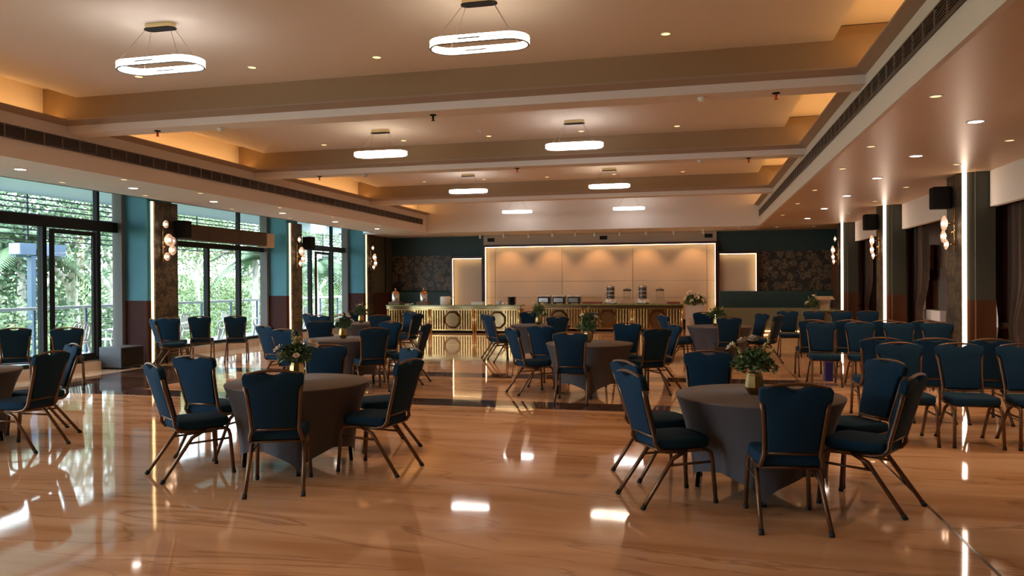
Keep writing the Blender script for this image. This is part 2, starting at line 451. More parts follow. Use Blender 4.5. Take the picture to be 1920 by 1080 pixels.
rinv = Matrix.Translation(rs.location).inverted()
for o in (bx('soffit_slab', M['soffit'], XL - 0.05, XR + 0.05, YB0 + 0.06, YB1 + 0.2, ZS, ZS + 0.06),
          bx('soffit_face', M['soffit'], -9.298, 2.298, YB0, YB0 + 0.06, ZS, ZC + 0.2)):
    o.parent = rs; o.matrix_parent_inverse = rinv

def air_grille(x, s, label):
    g = empty('air_grille', (x, 5.641, 3.566), label=label, cat='air vent', group='long air grilles on the soffit faces')
    ya, yb = 0.0, 18.178
    a, b = sorted((0.0, -s * 0.012))
    bx('backing', M['grille_back'], a, b, ya, yb, 0.0, 0.155, g)
    a, b = sorted((-s * 0.012, -s * 0.030))
    bx('frame_rail', M['grille'], a, b, ya, yb, -0.012, 0.006, g)
    bx('frame_rail', M['grille'], a, b, ya, yb, 0.149, 0.167, g)
    for k in range(6):
        z = 0.020 + k * 0.0225
        MB().prism([(-s * 0.012, z), (-s * 0.026, z - 0.006), (-s * 0.026, z + 0.003), (-s * 0.012, z + 0.010)], ya, yb, lambda p, q, d: (p, d, q)).build('slat', M['grille'], g)
    a, b = sorted((-s * 0.012, -s * 0.032))
    first = None
    n = int(yb / 0.313)
    for k in range(n + 1):
        if first is None: first = bx('divider', M['cornice'], a, b, -0.004, 0.004, -0.01, 0.165, g)
        else: inst('divider', first, g, (0, k * 0.313, 0))
    return g
air_grille(XL, -1, 'long bronze air grille on the soffit face above the glass doors')
air_grille(XR, 1, 'long bronze air grille on the soffit face on the curtain side')

# ------------------------------------------------------------------ outer shell
def struct(o, label): return tag(o, label, kind='structure')
wf = empty('wall_front', (0, YN, 0), kind='structure', label='plain wall behind the viewer')
MB().box(-11.805, 5.85, -0.2, 0, 0, 4.5).build('wall_face', M['greywall'], wf)
wr = empty('wall_right', (WR, 0, 0), kind='structure', label='walnut wall behind the curtains')
MB().box(0.25, 0.4, YN, YB1 + 0.2, 0, ZS).build('wall_face', M['wall_wood'], wr)
wb = empty('wall_back', (0, YB1, 0), kind='structure', label='rear wall of dark teal, floral paper and cream panels')
MB().box(-11.805, 5.85, 0.12, 0.35, 0, ZS + 0.1).build('wall_face', M['darkteal'], wb)
MB().box(-10.969, -8.671, 0.05, 0.12, 1.349, 2.624).build('wallpaper_panel', M['wp_back'], wb)
MB().box(2.016, 4.44, 0.05, 0.12, 1.307, 2.613).build('wallpaper_panel', M['wp_back'], wb)
MB().box(-10.969, -8.65, -0.15, 0.12, 0.0, 1.307).build('padded_band', M['darkteal'], wb, bevel=0.03)
MB().box(0.731, 4.283, -0.25, 0.04, 0.0, 1.297).build('padded_band', M['darkteal'], wb, bevel=0.03)
MB().box(-7.459, 0.658, 0.04, 0.12, 2.958, ZS + 0.05).build('bulkhead', M['panel'], wb)
MB().box(4.252, 4.701, -1.0, 0.10, 0.0, 2.666).build('wood_return', M['brownwood'], wb)
lw = bx('low_partition', M['olive'], 0.669, 4.21, 24.968, 25.073, 0.0, 0.78); struct(lw, 'olive green low partition below the right cream panel')
ls = bx('skirting_light', M['cove'], 2.0, 4.1, 24.945, 24.968, 0.05, 0.07, lw)

def cream_panel(x0, x1, z0, z1, cols, rows, lit, label):
    """framed cream wall panel; tiles, frame pieces and light strips are parts"""
    e = empty('backlit_panel', ((x0 + x1) / 2, YB1, z0), label=label, cat='wall panel')
    cx = (x0 + x1) / 2
    X0, X1, H = x0 - cx, x1 - cx, z1 - z0
    xs = [X0] + [c - cx for c in cols] + [X1]; zs = [0] + [r - z0 for r in rows] + [H]
    for i in range(len(xs) - 1):
        for j in range(len(zs) - 1):
            MB().box(xs[i] + 0.006, xs[i + 1] - 0.006, 0.0, 0.04, zs[j] + 0.006, zs[j + 1] - 0.006).build('panel_tile', M['panel'], e)
    MB().box(X0, X1, 0.04, 0.06, 0, H).build('backing', M['cornice'], e)
    t = 0.075; d0 = -0.20
    MB().box(X0 - t, X0, d0, 0.06, -t, H + t).build('frame_side', M['maroon_flat'], e)
    MB().box(X1, X1 + t, d0, 0.06, -t, H + t).build('frame_side', M['maroon_flat'], e)
    MB().box(X0, X1, d0, 0.06, H, H + t).build('frame_top', M['maroon_flat'], e)
    MB().box(X0, X1, d0, 0.06, -t, 0).build('frame_bottom', M['maroon_flat'], e)
    w = 0.011
    if 't' in lit: MB().box(X0 + w, X1 - w, -0.13, -0.11, H - w, H - 0.001).build('light_strip', M['pstrip'], e)
    if 'l' in lit: MB().box(X0 + 0.001, X0 + w, -0.13, -0.11, 0.02, H - 0.001).build('light_strip', M['pstrip'], e)
    if 'r' in lit: MB().box(X1 - w, X1 - 0.001, -0.13, -0.11, 0.02, H - 0.001).build('light_strip', M['pstrip'], e)
    return e
cream_panel(-7.344, 0.616, 0.346, 2.89, [-7.02, -4.586, -2.131, 0.345], [1.088, 1.657], 'tlr', 'wide cream tiled panel with glowing edge behind the buffet')
cream_panel(-8.577, -7.47, 0.388, 2.498, [], [], 'tl', 'narrow cream panel with glowing edge, left of the wide one')
cream_panel(0.748, 1.917, 0.869, 2.535, [], [], 'tr', 'narrow cream panel with glowing edge, right of the wide one')
for i, (x, w) in enumerate(((-7.177, 'left'), (-3.134, 'middle'), (0.402, 'right'))):
    v = empty('wall_vent', (x, YB1 + 0.03, 3.094), label='small dark wall vent above the wide cream panel, %s of three' % w, cat='air vent', group='small vents above the cream panel')
    MB().box(-0.13, 0.13, -0.004, 0.01, 0.0, 0.13).build('recess', M['grille_back'], v)
    for k in range(4): MB().box(-0.125, 0.125, -0.012, -0.004, 0.015 + k * 0.03, 0.024 + k * 0.03).build('slat', M['dark'], v)

# ------------------------------------------------------------------ pillars (left and right)
def pillar(y0, y1, side, xf, label, lit):
    """side -1: left. xf: room-side face."""
    s = side
    e = empty('pillar', (xf, y0, 0), label=label, kind='structure')
    def b(nm, mm, xa, xc, ya, yc, z0, z1, bev=0.0):
        a_, c_ = sorted((xa * s, xc * s)); return MB().box(a_, c_, ya, yc, z0, z1).build(nm, mm, e, bev)
    d = y1 - y0
    dp = 0.80 if s < 0 else 0.45
    rw = 0.13 if s < 0 else 0.17
    up = M['teal'] if s < 0 else M['green']
    wn_ = M['maroon'] if s < 0 else M['wall_wood']
    b('pillar_core', up, rw, dp, 0.02, d - 0.02, 1.29, ZS + (0.5 if s < 0 else 0.0))
    b('wainscot', wn_, rw, dp, 0.0, d, 0.0, 1.29)
    b('wallpaper_face', M['wp'], 0.0, 0.06, 0.10, d, 0.0, ZS)
    b('edge_return', up, 0.06, rw, 0.06, d - 0.02, 1.29, ZS)
    b('edge_return', wn_, 0.06, rw, 0.06, d - 0.02, 0.0, 1.29)
    b('led_strip', lit, 0.036 if s < 0 else 0.005, 0.052 if s < 0 else 0.050, 0.040, 0.098, 0.02, ZS - 0.01)
    return e
for i, (y0, y1) in enumerate(((7.626, 8.462), (13.184, 13.978), (18.93, 19.588), (24.174, 24.78))):
    pillar(y0, y1, -1, [-10.656, -10.625, -10.844, -10.959][i], 'teal pillar with dark floral face on the window side, ' + ('outside the picture', 'nearest', 'middle one', 'farthest')[i], M['strip_l'])
for i, (y0, y1) in enumerate(((8.149, 8.88), (13.278, 14.114), (18.512, 19.264), (23.662, 24.404))):
    pillar(y0, y1, 1, 4.074, 'grey green pillar with floral face on the curtain side, ' + ('outside the picture', 'nearest', 'middle one', 'farthest')[i], M['strip_r'])
# left wall piece after the last pillar
wlf = empty('wall_left', (-10.969, 24.78, 0), kind='structure', label='grey green wall piece between the last left pillar and the rear wall')
MB().box(-0.7, 0.0, 0.0, 1.7, 1.29, ZS).build('wall_upper', M['green'], wlf)
MB().box(-0.7, 0.03, 0.0, 1.7, 0.0, 1.29).build('wainscot', M['maroon'], wlf)
MB().box(0.0, 0.02, 1.0, 1.03, 1.29, ZS).build('joint_strip', M['dark'], wlf)

# ------------------------------------------------------------------ left window bays
WLS = {1: -11.35, 2: -11.42, 3: -11.66, 4: -11.78}   # the glazing runs slightly outwards towards the rear
def bar(e, x0, x1, y0, y1, z0, z1, nm='frame_bar', mm=None): return MB().box(x0, x1, y0, y1, z0, z1).build(nm, mm or M['frame'], e)
def window_bay(n, ya, yb, lint, mull, label, transom_m):
    e = empty('window_%d' % n, (WLS[n], ya, 0), kind='structure', label=label)
    L_ = yb - ya
    bar(e, -0.20, 0.32, 0, L_, 0.0, 0.16, 'plinth', M['apron'])
    bar(e, -0.06, 0.06, 0, L_, 0.16, 0.22)
    bar(e, -0.07, 0.07, 0, L_, lint[0], lint[1], 'lintel')
    bar(e, -0.05, 0.05, 0, L_, ZW - 0.05, ZW)
    ms = [0.0] + [m_ - ya for m_ in mull] + [L_]
    for m_ in ms: bar(e, -0.06, 0.06, max(0, m_ - 0.045), min(L_, m_ + 0.045), 0.16, lint[0], 'mullion')
    for m_ in [0.0] + [t - ya for t in transom_m] + [L_]: bar(e, -0.05, 0.05, max(0, m_ - 0.03), min(L_, m_ + 0.03), lint[1], ZW, 'mullion')
    for i in range(len(ms) - 1):
        if (n, i) in ((2, 2), (4, 2)): continue      # opening closed by its own door leaf
        MB().box(-0.006, 0.006, ms[i] + 0.045, ms[i + 1] - 0.045, 0.22, lint[0]).build('pane', M['glass'], e)
    MB().box(-0.006, 0.006, 0.03, L_ - 0.03, lint[1], ZW - 0.05).build('pane', M['glass'], e)
    return e
window_bay(1, 2.925, 7.626, (2.666, 2.864), [4.074, 5.328, 6.477], 'black framed glazing nearest the viewer', [5.328])
window_bay(2, 8.462, 13.184, (2.666, 2.864), [9.716, 11.33, 12.61], 'black framed glass doors of the first bay, one leaf open', [12.61])
window_bay(3, 13.978, 18.93, (2.498, 2.624), [14.939, 16.40, 17.73], 'black framed glass doors under the wood box', [17.73])
window_bay(4, 19.588, 24.174, (2.676, 2.843), [20.6, 21.75, 23.2], 'black framed glass doors nearest the buffet', [23.2])
# open door leaves: mullion with a slightly opened leaf
def open_leaf(n, y, w, ang, label):
    e = empty('door_%d' % n, (WLS[n * 2] + 0.02, y, 0.16), R(ang), kind='structure', label=label)
    for a, b, c, d in ((0, 0.07, 0.02, 2.48), (w - 0.07, w, 0.02, 2.48)): MB().box(-0.025, 0.025, a, b, c, d).build('stile', M['frame'], e)
    for c, d in ((0.02, 0.14), (2.40, 2.48)): MB().box(-0.025, 0.025, 0.07, w - 0.07, c, d).build('rail', M['frame'], e)
    MB().box(-0.005, 0.005, 0.07, w - 0.07, 0.14, 2.40).build('pane', M['glass'], e)
    MB().tube([(0.03, w - 0.10, 0.95), (0.07, w - 0.10, 0.95), (0.07, w - 0.22, 0.95)], 0.010, 6).build('handle', M['dark'], e)
    return e
open_leaf(1, 12.54, 1.13, 184, 'glass door leaf standing ajar onto the terrace')
open_leaf(2, 23.05, 1.22, 186, 'glass door leaf ajar near the buffet')
# grey reveals left of each pillar
for i, (y, x1) in enumerate(((13.10, -11.26), (18.84, -11.50), (24.08, -11.62))):
    struct(bx('trim_%d' % (i + 1), M['greywall'], (-11.48, -11.72, -11.84)[i], x1, y, y + 0.10, 0.0, ZW), 'grey reveal beside the %s visible left pillar' % ORD[i])
# light-guiding portals in the openings
for (ya, yb) in ((2.925, 7.626), (8.462, 13.184), (13.978, 18.93), (19.588, 24.174)):
    l = bpy.data.lights.new('window_portal', 'AREA'); l.shape = 'RECTANGLE'; l.size = yb - ya; l.size_y = 3.3; l.cycles.is_portal = True
    o = bpy.data.objects.new('window_portal', l); COL.objects.link(o); o.location = (-11.95, (ya + yb) / 2, 1.7)
    o.rotation_euler = Vector((1, 0, 0)).to_track_quat('-Z', 'Y').to_euler()

# wooden box (air curtain casing) in the third bay
wbx = empty('air_curtain_box', (-11.30, 14.21, 2.63), label='brown wooden casing with cream ends above the middle glass doors', cat='casing')
for k in range(3):
    MB().box(-0.14, 0.14, 0.42 + k * 1.217, 0.42 + (k + 1) * 1.217 - 0.008, 0.0, 0.355).build('casing_panel', M['casing'], wbx)
MB().box(-0.16, 0.15, 0.10, 0.415, -0.01, 0.355).build('end_cap', M['beige'], wbx)
MB().box(-0.16, 0.15, 4.08, 4.43, -0.03, 0.345).build('end_cap', M['beige'], wbx)

# ------------------------------------------------------------------ right wall: lintel, windows, curtains
for i, (ya, yb) in enumerate(((YN, 8.149), (8.88, 13.278), (14.114, 18.512), (19.264, 23.662))):
    struct(bx('trim_%d' % (i + 11), M['soffit'], 4.44, 4.54, ya, yb, 2.75, ZS), 'white lintel above the curtained window, %s bay' % ORD[i])
    e = empty('window_%d' % (i + 11), (WR, ya, 0), kind='structure', label='wood framed window behind the curtains, %s bay' % ORD[i])
    L_ = yb - ya
    MB().box(0.14, 0.22, 0, L_, 2.17, 2.42).build('roller_blind', M['blind'], e)
    MB().box(0.13, 0.21, 0, L_, 1.87, 2.155).build('roller_blind', M['blind'], e)
    MB().box(0.12, 0.23, 0, L_, 1.62, 1.865).build('header', M['wall_wood'], e)
    MB().box(0.10, 0.25, 0, L_, 0.62, 0.74).build('sill', M['brownwood'], e)
    k = 0
    y = 0.3
    while y < L_ - 0.6:
        MB().box(0.12, 0.24, y, y + 0.5, 0.74, 1.62).build('wood_panel', M['brownwood'], e)
        if y + 1.4 < L_: MB().box(0.18, 0.24, y + 0.5, y + 1.4, 0.74, 1.62).build('pane', M['darkpane'], e)
        y += 1.4
def curtain(y0, y1, label):
    c = empty('curtain', (4.80, (y0 + y1) / 2, 0.03), label=label, cat='curtain', group='brown curtains along the right wall')
    m_ = MB(); nu, nv = 72, 14; w = y1 - y0
    vs = []
    for j in range(nv + 1):
        t = j / nv; z = 2.76 * t
        pinch = 1.0 - 0.42 * math.exp(-((z - 0.85) / 0.42) ** 2) - (0.30 if z < 0.4 else 0.0)
        sh = -0.22 * w * (1 - pinch)
        for i in range(nu + 1):
            u = i / nu - 0.5
            vs.append((0.060 * math.sin(u * 60) * (0.6 + 0.4 * pinch) + 0.025 * math.sin(u * 23 + 1), u * w * pinch - sh, z))
    fs = [(j * (nu + 1) + i, j * (nu + 1) + i + 1, (j + 1) * (nu + 1) + i + 1, (j + 1) * (nu + 1) + i) for j in range(nv) for i in range(nu)]
    m_.add(vs, fs, True).build('drape', M['curtain'], c)
    MB().lathe([(0.13, 0.80), (0.15, 0.85), (0.13, 0.90)], 16, (0, 0.14, 0)).build('tie_band', M['curtain'], c)
    MB().tube([(0, -w / 2, 2.77), (0, w / 2, 2.77)], 0.015, 8).build('rod', M['dark'], c)
    return c
curtain(12.75, 14.0, 'brown gathered curtain behind the nearest floral pillar, at the right picture edge')
curtain(18.1, 19.6, 'brown gathered curtain behind the second floral pillar on the right')
curtain(23.5, 25.1, 'brown gathered curtain behind the farthest floral pillar on the right')
e = empty('white_box', (5.00, 18.15, 0.742), label='small white box on the window sill behind the right pillars', cat='box')
MB().box(-0.06, 0.06, -0.55, 0.55, 0.0, 0.20).build('body', M['white'], e, 0.01)
MB().box(-0.065, 0.065, -0.56, 0.56, 0.19, 0.22).build('lid', M['white'], e, 0.005)

# ------------------------------------------------------------------ ceiling fittings
def downlight_proto(name, r, lens):
    e = empty(name, (0, 0, 0))
    MB().lathe([(r * 1.22, 0.0), (r * 1.22, -0.006), (r * 1.0, -0.008), (r * 1.0, -0.003)], 20).build('trim_ring', M['white'], e)
    MB().lathe([(r, -0.0045), (1e-5, -0.0046)], 20).build('lens', lens, e)
    return e
def put_light(proto, used, loc, label, cat, group, energy, col, size):
    o = proto if not used else copy_tree(proto)
    used.append(1)
    o.location = loc
    tag(o, label, cat, group)
    spot('lamp', (loc[0], loc[1], loc[2] - 0.02), (loc[0], loc[1], loc[2] - 1), energy, col, size, 0.9, 0.05)
P_big = downlight_proto('recessed_downlight', 0.075, M['down']); U_big = []
P_sml = downlight_proto('small_downlight', 0.048, M['small']); U_sml = []
ys = [1.88, 4.283, 6.738, 9.12, 11.408, 13.696, 16.36, 19.076, 21.876]
for k, y in enumerate(ys):
    if k < 2: continue
    for x, nm in ((2.915, 'curtain'), (-9.559, 'window')):
        vis = k - 2
        lab = 'bright white recessed downlight on the %s side soffit, %s from the viewer' % (nm, ORD[k - 3]) if k > 2 else 'bright white recessed downlight of the %s side, just outside the picture' % nm
        put_light(P_big, U_big, (x, y, ZS), lab, 'downlight', 'bright downlights on the side soffits', E_DOWN, NEUT, 120)
for x, nm in ((2.152, 'inner row of the curtain side'), (3.709, 'outer row of the curtain side'), (-8.922, 'inner row of the window side'), (-10.113, 'outer row of the window side')):
    for k, y in enumerate((5.432, 7.762, 10.447, 12.39, 15.148, 17.655, 20.58)):
        k0 = 1 if nm.startswith('inner row of the c') else 2
        if k < k0: continue
        put_light(P_sml, U_sml, (x, y, ZS), 'small amber downlight in the %s soffit, %s from the viewer' % (nm, ORD[k - k0]), 'downlight', 'small amber downlights', E_SMALL * 0.6, WARM, 90)
for r_, (y, nm) in enumerate(((3.0, 'unseen viewer side'), (8.347, 'nearest'), (13.32, 'second nearest'), (18.836, 'third nearest'), (22.879, 'farthest'))):  # first row is out of view, added to brighten the near floor
    for k, x in enumerate((-6.895, -5.276, -3.636, -1.954, -0.308)):
        put_light(P_sml, U_sml, (x, y, ZC), 'small amber downlight in the raised ceiling, %s bay, %s from the left' % (nm, ORD[k]), 'downlight', 'small amber downlights', E_SMALL * (0.6 if r_ == 0 else 1.0), WARM, 100)
for k, x in enumerate((-10.196, -9.256, -8.044, 1.306, 2.434, 3.552)):
    put_light(P_sml, U_sml, (x, 25.073 + 0.2 * (k % 2), ZS), 'small amber downlight over the rear wall, %s from the left' % ORD[k], 'downlight', 'small amber downlights', E_SMALL * 0.35, WARM, 90)

# sprinklers and smoke detectors
def sprinkler(loc, mm, label):
    e = empty('sprinkler', loc, label=label, cat='sprinkler', group='ceiling sprinklers')
    MB().lathe([(0.045, 0.0), (0.045, -0.008), (0.02, -0.014)], 14).build('escutcheon', M['dark'], e)
    MB().lathe([(0.012, -0.01), (0.016, -0.03), (0.010, -0.07)], 10).build('body', mm, e)
    MB().lathe([(0.024, -0.072), (0.024, -0.078)], 12).build('deflector', mm, e)
def smoke(loc, label):
    e = empty('smoke_detector', loc, label=label, cat='smoke detector', group='smoke detectors under the beams')
    MB().lathe([(0.052, 0.0), (0.052, -0.018), (0.044, -0.030)], 18).build('base', M['white'], e)
    MB().lathe([(0.036, -0.030), (0.036, -0.045), (0.028, -0.052)], 18).build('sensor_cap', M['white'], e)
for k, (y, nm) in enumerate(((9.371, 'nearest visible beam'), (14.166, 'middle visible beam'))):
    sprinkler((0.909, y, ZB), M['red'], 'red sprinkler head under the right end of the %s' % nm)
    sprinkler((-7.438, y, ZB), M['red'], 'red sprinkler head under the left end of the %s' % nm)
    sprinkler((-3.322, y + 0.05, ZB), M['dark'] if k == 0 else M['red'], 'sprinkler head under the middle of the %s' % nm)
    smoke((0.073, y, ZB), 'white smoke detector under the right part of the %s' % nm)
    smoke((-6.456, y + 0.05, ZB), 'white smoke detector under the left part of the %s' % nm)
smoke((-3.646, 12.745, ZC), 'flat smoke detector on the raised ceiling between two ring pendants')

# ring pendants
def stad(L_, W_, n=14):
    """stadium outline: long axis x"""
    h = (L_ - W_) / 2; r = W_ / 2; pts = []
    for k in range(n + 1):
        a = -math.pi / 2 + math.pi * k / n; pts.append((h + r * math.cos(a), r * math.sin(a)))
    for k in range(n + 1):
        a = math.pi / 2 + math.pi * k / n; pts.append((-h + r * math.cos(a), r * math.sin(a)))
    return pts
def band(m_, pts, z0, z1, t):
    n = len(pts)
    inn = []
    for i, (x, y) in enumerate(pts):
        x0, y0 = pts[i - 1]; x1, y1 = pts[(i + 1) % n]
        d = Vector((x1 - x0, y1 - y0)).normalized(); inn.append((x - d.y * t, y + d.x * t))
    vs = [(x, y, z0) for x, y in pts] + [(x, y, z1) for x, y in pts] + [(x, y, z0) for x, y in inn] + [(x, y, z1) for x, y in inn]
    fs = []
    for i in range(n):
        j = (i + 1) % n
        fs += [(i, j, n + j, n + i), (2 * n + j, 2 * n + i, 3 * n + i, 3 * n + j), (i, 2 * n + i, 2 * n + j, j), (n + i, n + j, 3 * n + j, 3 * n + i)]
    m_.add(vs, fs, False)
def make_pendant():
    e = empty('ring_pendant', (0, 0, 0)); e.scale = (0.935, 0.935, 0.935)
    MB().prism(stad(0.36, 0.12, 6), -0.055, 0.0, lambda a, b, d: (a, b, d)).build('canopy', M['canopy'], e)
    MB().prism(stad(0.38, 0.14, 6), -0.062, -0.055, lambda a, b, d: (a, b, d)).build('canopy_plate', M['dark'], e)
    P = stad(1.02, 0.40)
    for nm, z0, z1, t, mm, grow in (('light_band', -0.485, -0.455, 0.016, M['ring'], 1.0), ('light_band', -0.447, -0.415, 0.016, M['ring'], 1.0),
                              ('ring_rim', -0.492, -0.485, 0.018, M['ringbody'], 1.0), ('ring_rim', -0.455, -0.447, 0.014, M['ringbody'], 1.0)):
        m_ = MB(); band(m_, P, z0, z1, t); m_.build(nm, mm, e)
    # dark slits on the light bands
    for (xa, xb, yy, s_) in ((-0.16, 0.06, -0.2005, -1), (0.10, 0.30, 0.2005, 1), (-0.20, 0.02, 0.1835, -1)):
        MB().box(xa, xb, min(yy, yy + s_ * 0.004), max(yy, yy + s_ * 0.004), -0.458, -0.444).build('slit_cover', M['ringbody'], e)
    for sx in (-1, 1):
        for sy in (-1, 1):
            MB().tube([(sx * 0.15, sy * 0.04, -0.06), (sx * 0.36, sy * 0.19, -0.415)], 0.0022, 5).build('wire', M['wire'], e)
    return e
pp = make_pendant()
names = ['nearest on the left', 'nearest, near the top edge', 'second row, on the left', 'second row, on the right', 'third row, on the left', 'third row, on the right', 'farthest row, on the left', 'farthest row, on the right']
for k, (x, y) in enumerate(((-5.297, 6.728), (-1.964, 6.874), (-5.297, 12.296), (-1.938, 12.411), (-5.391, 17.812), (-1.964, 17.812), (-5.474, 23.37), (-1.985, 23.328))):
    o = pp if k == 0 else copy_tree(pp)
    o.location = (x, y, ZC); tag(o, 'glowing oval ring pendant on four wires, ' + names[k], 'pendant light', 'oval ring pendants')
    if k in (1, 2, 5):
        for c in o.children:
            if c.name.startswith('light_band'): c.material_slots[0].link = 'OBJECT'; c.material_slots[0].material = M['ring_warm']

# track lights in front of the rear panel
tr = empty('track_light', (0, 0, 0))
MB().lathe([(0.036, 0.0), (0.036, -0.13)], 14).build('head', M['white'], tr)
MB().tube([(0, 0, 0), (0, 0, 0.06)], 0.012, 6).build('stem', M['white'], tr)
for k, x in enumerate((-7.104, -6.279, -5.422, -4.628, -3.855, -3.228, -2.413, -1.567, -0.7, 0.209)):
    o = tr if k == 0 else copy_tree(tr)
    o.location = (x, 24.822, ZS - 0.06); tag(o, 'small white cylindrical spotlight over the buffet, %s from the left' % ORD[k], 'spotlight', 'spotlights before the cream panel')
for k in range(5):
    x = -6.48 + k * 1.59
    spot('lamp', (x, 25.70, ZS - 0.05), (x, YB1 + 0.1, 0.9), E_TRACK, WARM, 84, 0.7, 0.03)

# ------------------------------------------------------------------ wall lamps and loudspeakers on the pillars
def sconce(x, y, s, label, top=True):
    """s: +1 when the lamp projects to +x"""
    e = empty('globe_wall_lamp', (x, y, 2.164), label=label, cat='wall lamp', group='wall lamps with glass discs')
    MB().tube([(0, 0, -0.10), (0, 0, 0.62)], 0.012, 8).build('stem', M['brass'], e)
    MB().lathe([(0.05, -0.012), (0.05, 0.012)], 16, (0, 0, 0.22)).build('back_plate', M['brass'], e)
    for dy, dz, r_, dx in ((-0.03, 0.68, 0.08, 0.10), (-0.02, 0.36, 0.125, 0.16), (0.19, 0.35, 0.085, 0.10), (0.13, 0.16, 0.105, 0.13), (-0.05, 0.02, 0.085, 0.14)):
        if dz > 0.6 and not top: continue
        g = empty('globe', (s * dx, dy, dz), parent=e)
        prof = [(max(1e-5, r_ * math.sin(math.pi * i / 10)), -r_ * math.cos(math.pi * i / 10)) for i in range(11)]
        m_ = MB().lathe(prof, 16)
        m_.v = [(vx * 0.32, vy, vz) for vx, vy, vz in m_.v]
        m_.build('glass_disc', M['globe'], g)
        MB().sphere((0, 0, 0), r_ * 0.26, 10, 6).build('bulb', M['bulb'], g)
        MB().tube([(0, 0, 0), (-s * dx, 0, 0)], 0.008, 6).build('arm', M['brass'], g)
    return e
def speaker(x, y, z, s, label):
    e = empty('wall_speaker', (x, y, z), label=label, cat='loudspeaker', group='loudspeakers on the pillars')
    MB().box(-0.14, 0.14, -0.12, 0.12, 0, 0.36).build('cabinet', M['dark'], e, 0.02)
    MB().box(-0.11, 0.11, -0.128, -0.118, 0.03, 0.33).build('grille_cloth', M['dark'], e)
    MB().box(min(0, s * 0.24), max(0, s * 0.24), -0.02, 0.02, 0.16, 0.20).build('bracket', M['dark'], e)
for k, (x, y) in enumerate(((-10.625, 13.487), (-10.844, 19.264), (-10.959, 24.477))):
    sconce(x + 0.02, y, 1, 'wall lamp of lit glass discs on the %s floral pillar of the window side' % ORD[k])
    if k < 2: speaker(x + 0.12, y + 0.491, 2.592, -1, 'black loudspeaker high on the %s floral pillar of the window side' % ORD[k])
for k, (x, y) in enumerate(((4.074, 13.654), (4.074, 18.888), (4.074, 24.028))):
    sconce(x - 0.02, y, -1, 'wall lamp of lit glass discs on the %s floral pillar of the curtain side' % ORD[k], k == 2)
    if k < 2: speaker(x - 0.16, y + 0.24, 2.781, 1, 'black loudspeaker high on the %s floral pillar of the curtain side' % ORD[k])

# ------------------------------------------------------------------ banquet chairs
def make_chair():
    e = empty('banquet_chair', (0, 0, 0))
    # seat cushion: rounded trapezoid, domed
    ol = [(-0.19, -0.20), (0.19, -0.20), (0.215, -0.08), (0.22, 0.12), (0.20, 0.20), (0.13, 0.235), (-0.13, 0.235), (-0.20, 0.20), (-0.22, 0.12), (-0.215, -0.08)]
    m_ = MB().prism(ol, 0.405, 0.480, lambda a, b, d: (a, b, d))
    m_.build('seat', M['fabric'], e, 0.022, 3, smooth=True)
    # backrest: shaped outline in a plane leaning back
    LEAN = math.tan(R(16))
    def bp(a, t, d):  # a across, t height above 0.47, d thickness (+ = front)
        return (a, -0.205 - t * LEAN + d, 0.475 + t + d * LEAN)
    half = [(0.154, 0.035), (0.170, 0.20), (0.183, 0.335), (0.192, 0.360), (0.221, 0.374), (0.226, 0.440), (0.214, 0.456), (0.15, 0.468), (0.090, 0.471), (0.060, 0.462), (0.032, 0.447), (0.0, 0.442)]
    ol = half + [(-a, t) for a, t in half[-2::-1]]
    m_ = MB().prism(ol, -0.028, 0.024, bp)
    m_.build('backrest', M['fabric'], e, 0.013, 2, smooth=True)
    # back frame: uprights, top rail, lower rail
    fr = MB()
    for s in (-1, 1):
        pts = [(s * 0.195, 0.02, 0.392), (s * 0.195, -0.13, 0.392), (s * 0.192, -0.19, 0.405), (s * 0.187, -0.222, 0.445)]
        pts += [bp(s * w, t, -0.012) for w, t in ((0.174, 0.02), (0.182, 0.16), (0.194, 0.30), (0.208, 0.37))]
        fr.tube(pts, 0.0158, 7)
    top = [bp(a, t, -0.010) for a, t in ((-0.208, 0.36), (-0.205, 0.44), (-0.17, 0.464), (-0.09, 0.480), (0, 0.485), (0.09, 0.480), (0.17, 0.464), (0.205, 0.44), (0.208, 0.36))]
    fr.tube(top, 0.011, 7)
    fr.tube([bp(-0.172, 0.022, -0.006), bp(0.172, 0.022, -0.006)], 0.0135, 7)
    fr.build('back_frame', M['bronze'], e)
    # seat rail
    sr = MB()
    for s in (-1, 1): sr.tube([(s * 0.195, 0.02, 0.392), (s * 0.197, 0.17, 0.392)], 0.0158, 7)
    sr.tube([(-0.195, -0.17, 0.392), (0.195, -0.17, 0.392)], 0.011, 7)
    sr.tube([(-0.197, 0.14, 0.392), (0.197, 0.14, 0.392)], 0.011, 7)
    sr.build('seat_frame', M['bronze'], e)
    for s in (-1, 1):
        fl = MB().tube([(s * 0.197, 0.12, 0.392), (s * 0.198, 0.185, 0.388), (s * 0.200, 0.212, 0.365), (s * 0.204, 0.222, 0.32), (s * 0.213, 0.245, 0.02)], 0.0158, 7).build('leg', M['bronze'], e)
        MB().tube([(s * 0.2128, 0.2445, 0.028), (s * 0.2135, 0.2465, 0.0)], 0.0185, 7).build('rubber_foot', M['rubber'], fl)
        rl = MB().tube([(s * 0.195, 0.01, 0.388), (s * 0.198, -0.09, 0.34), (s * 0.213, -0.325, 0.02)], 0.0158, 7).build('leg', M['bronze'], e)
        MB().tube([(s * 0.2128, -0.319, 0.028), (s * 0.2135, -0.340, 0.0)], 0.0185, 7).build('rubber_foot', M['rubber'], rl)
        MB().tube([(s * 0.2035, 0.222, 0.30), (s * 0.2005, -0.122, 0.295)], 0.0095, 6).build('stretcher', M['bronze'], e)
    return e

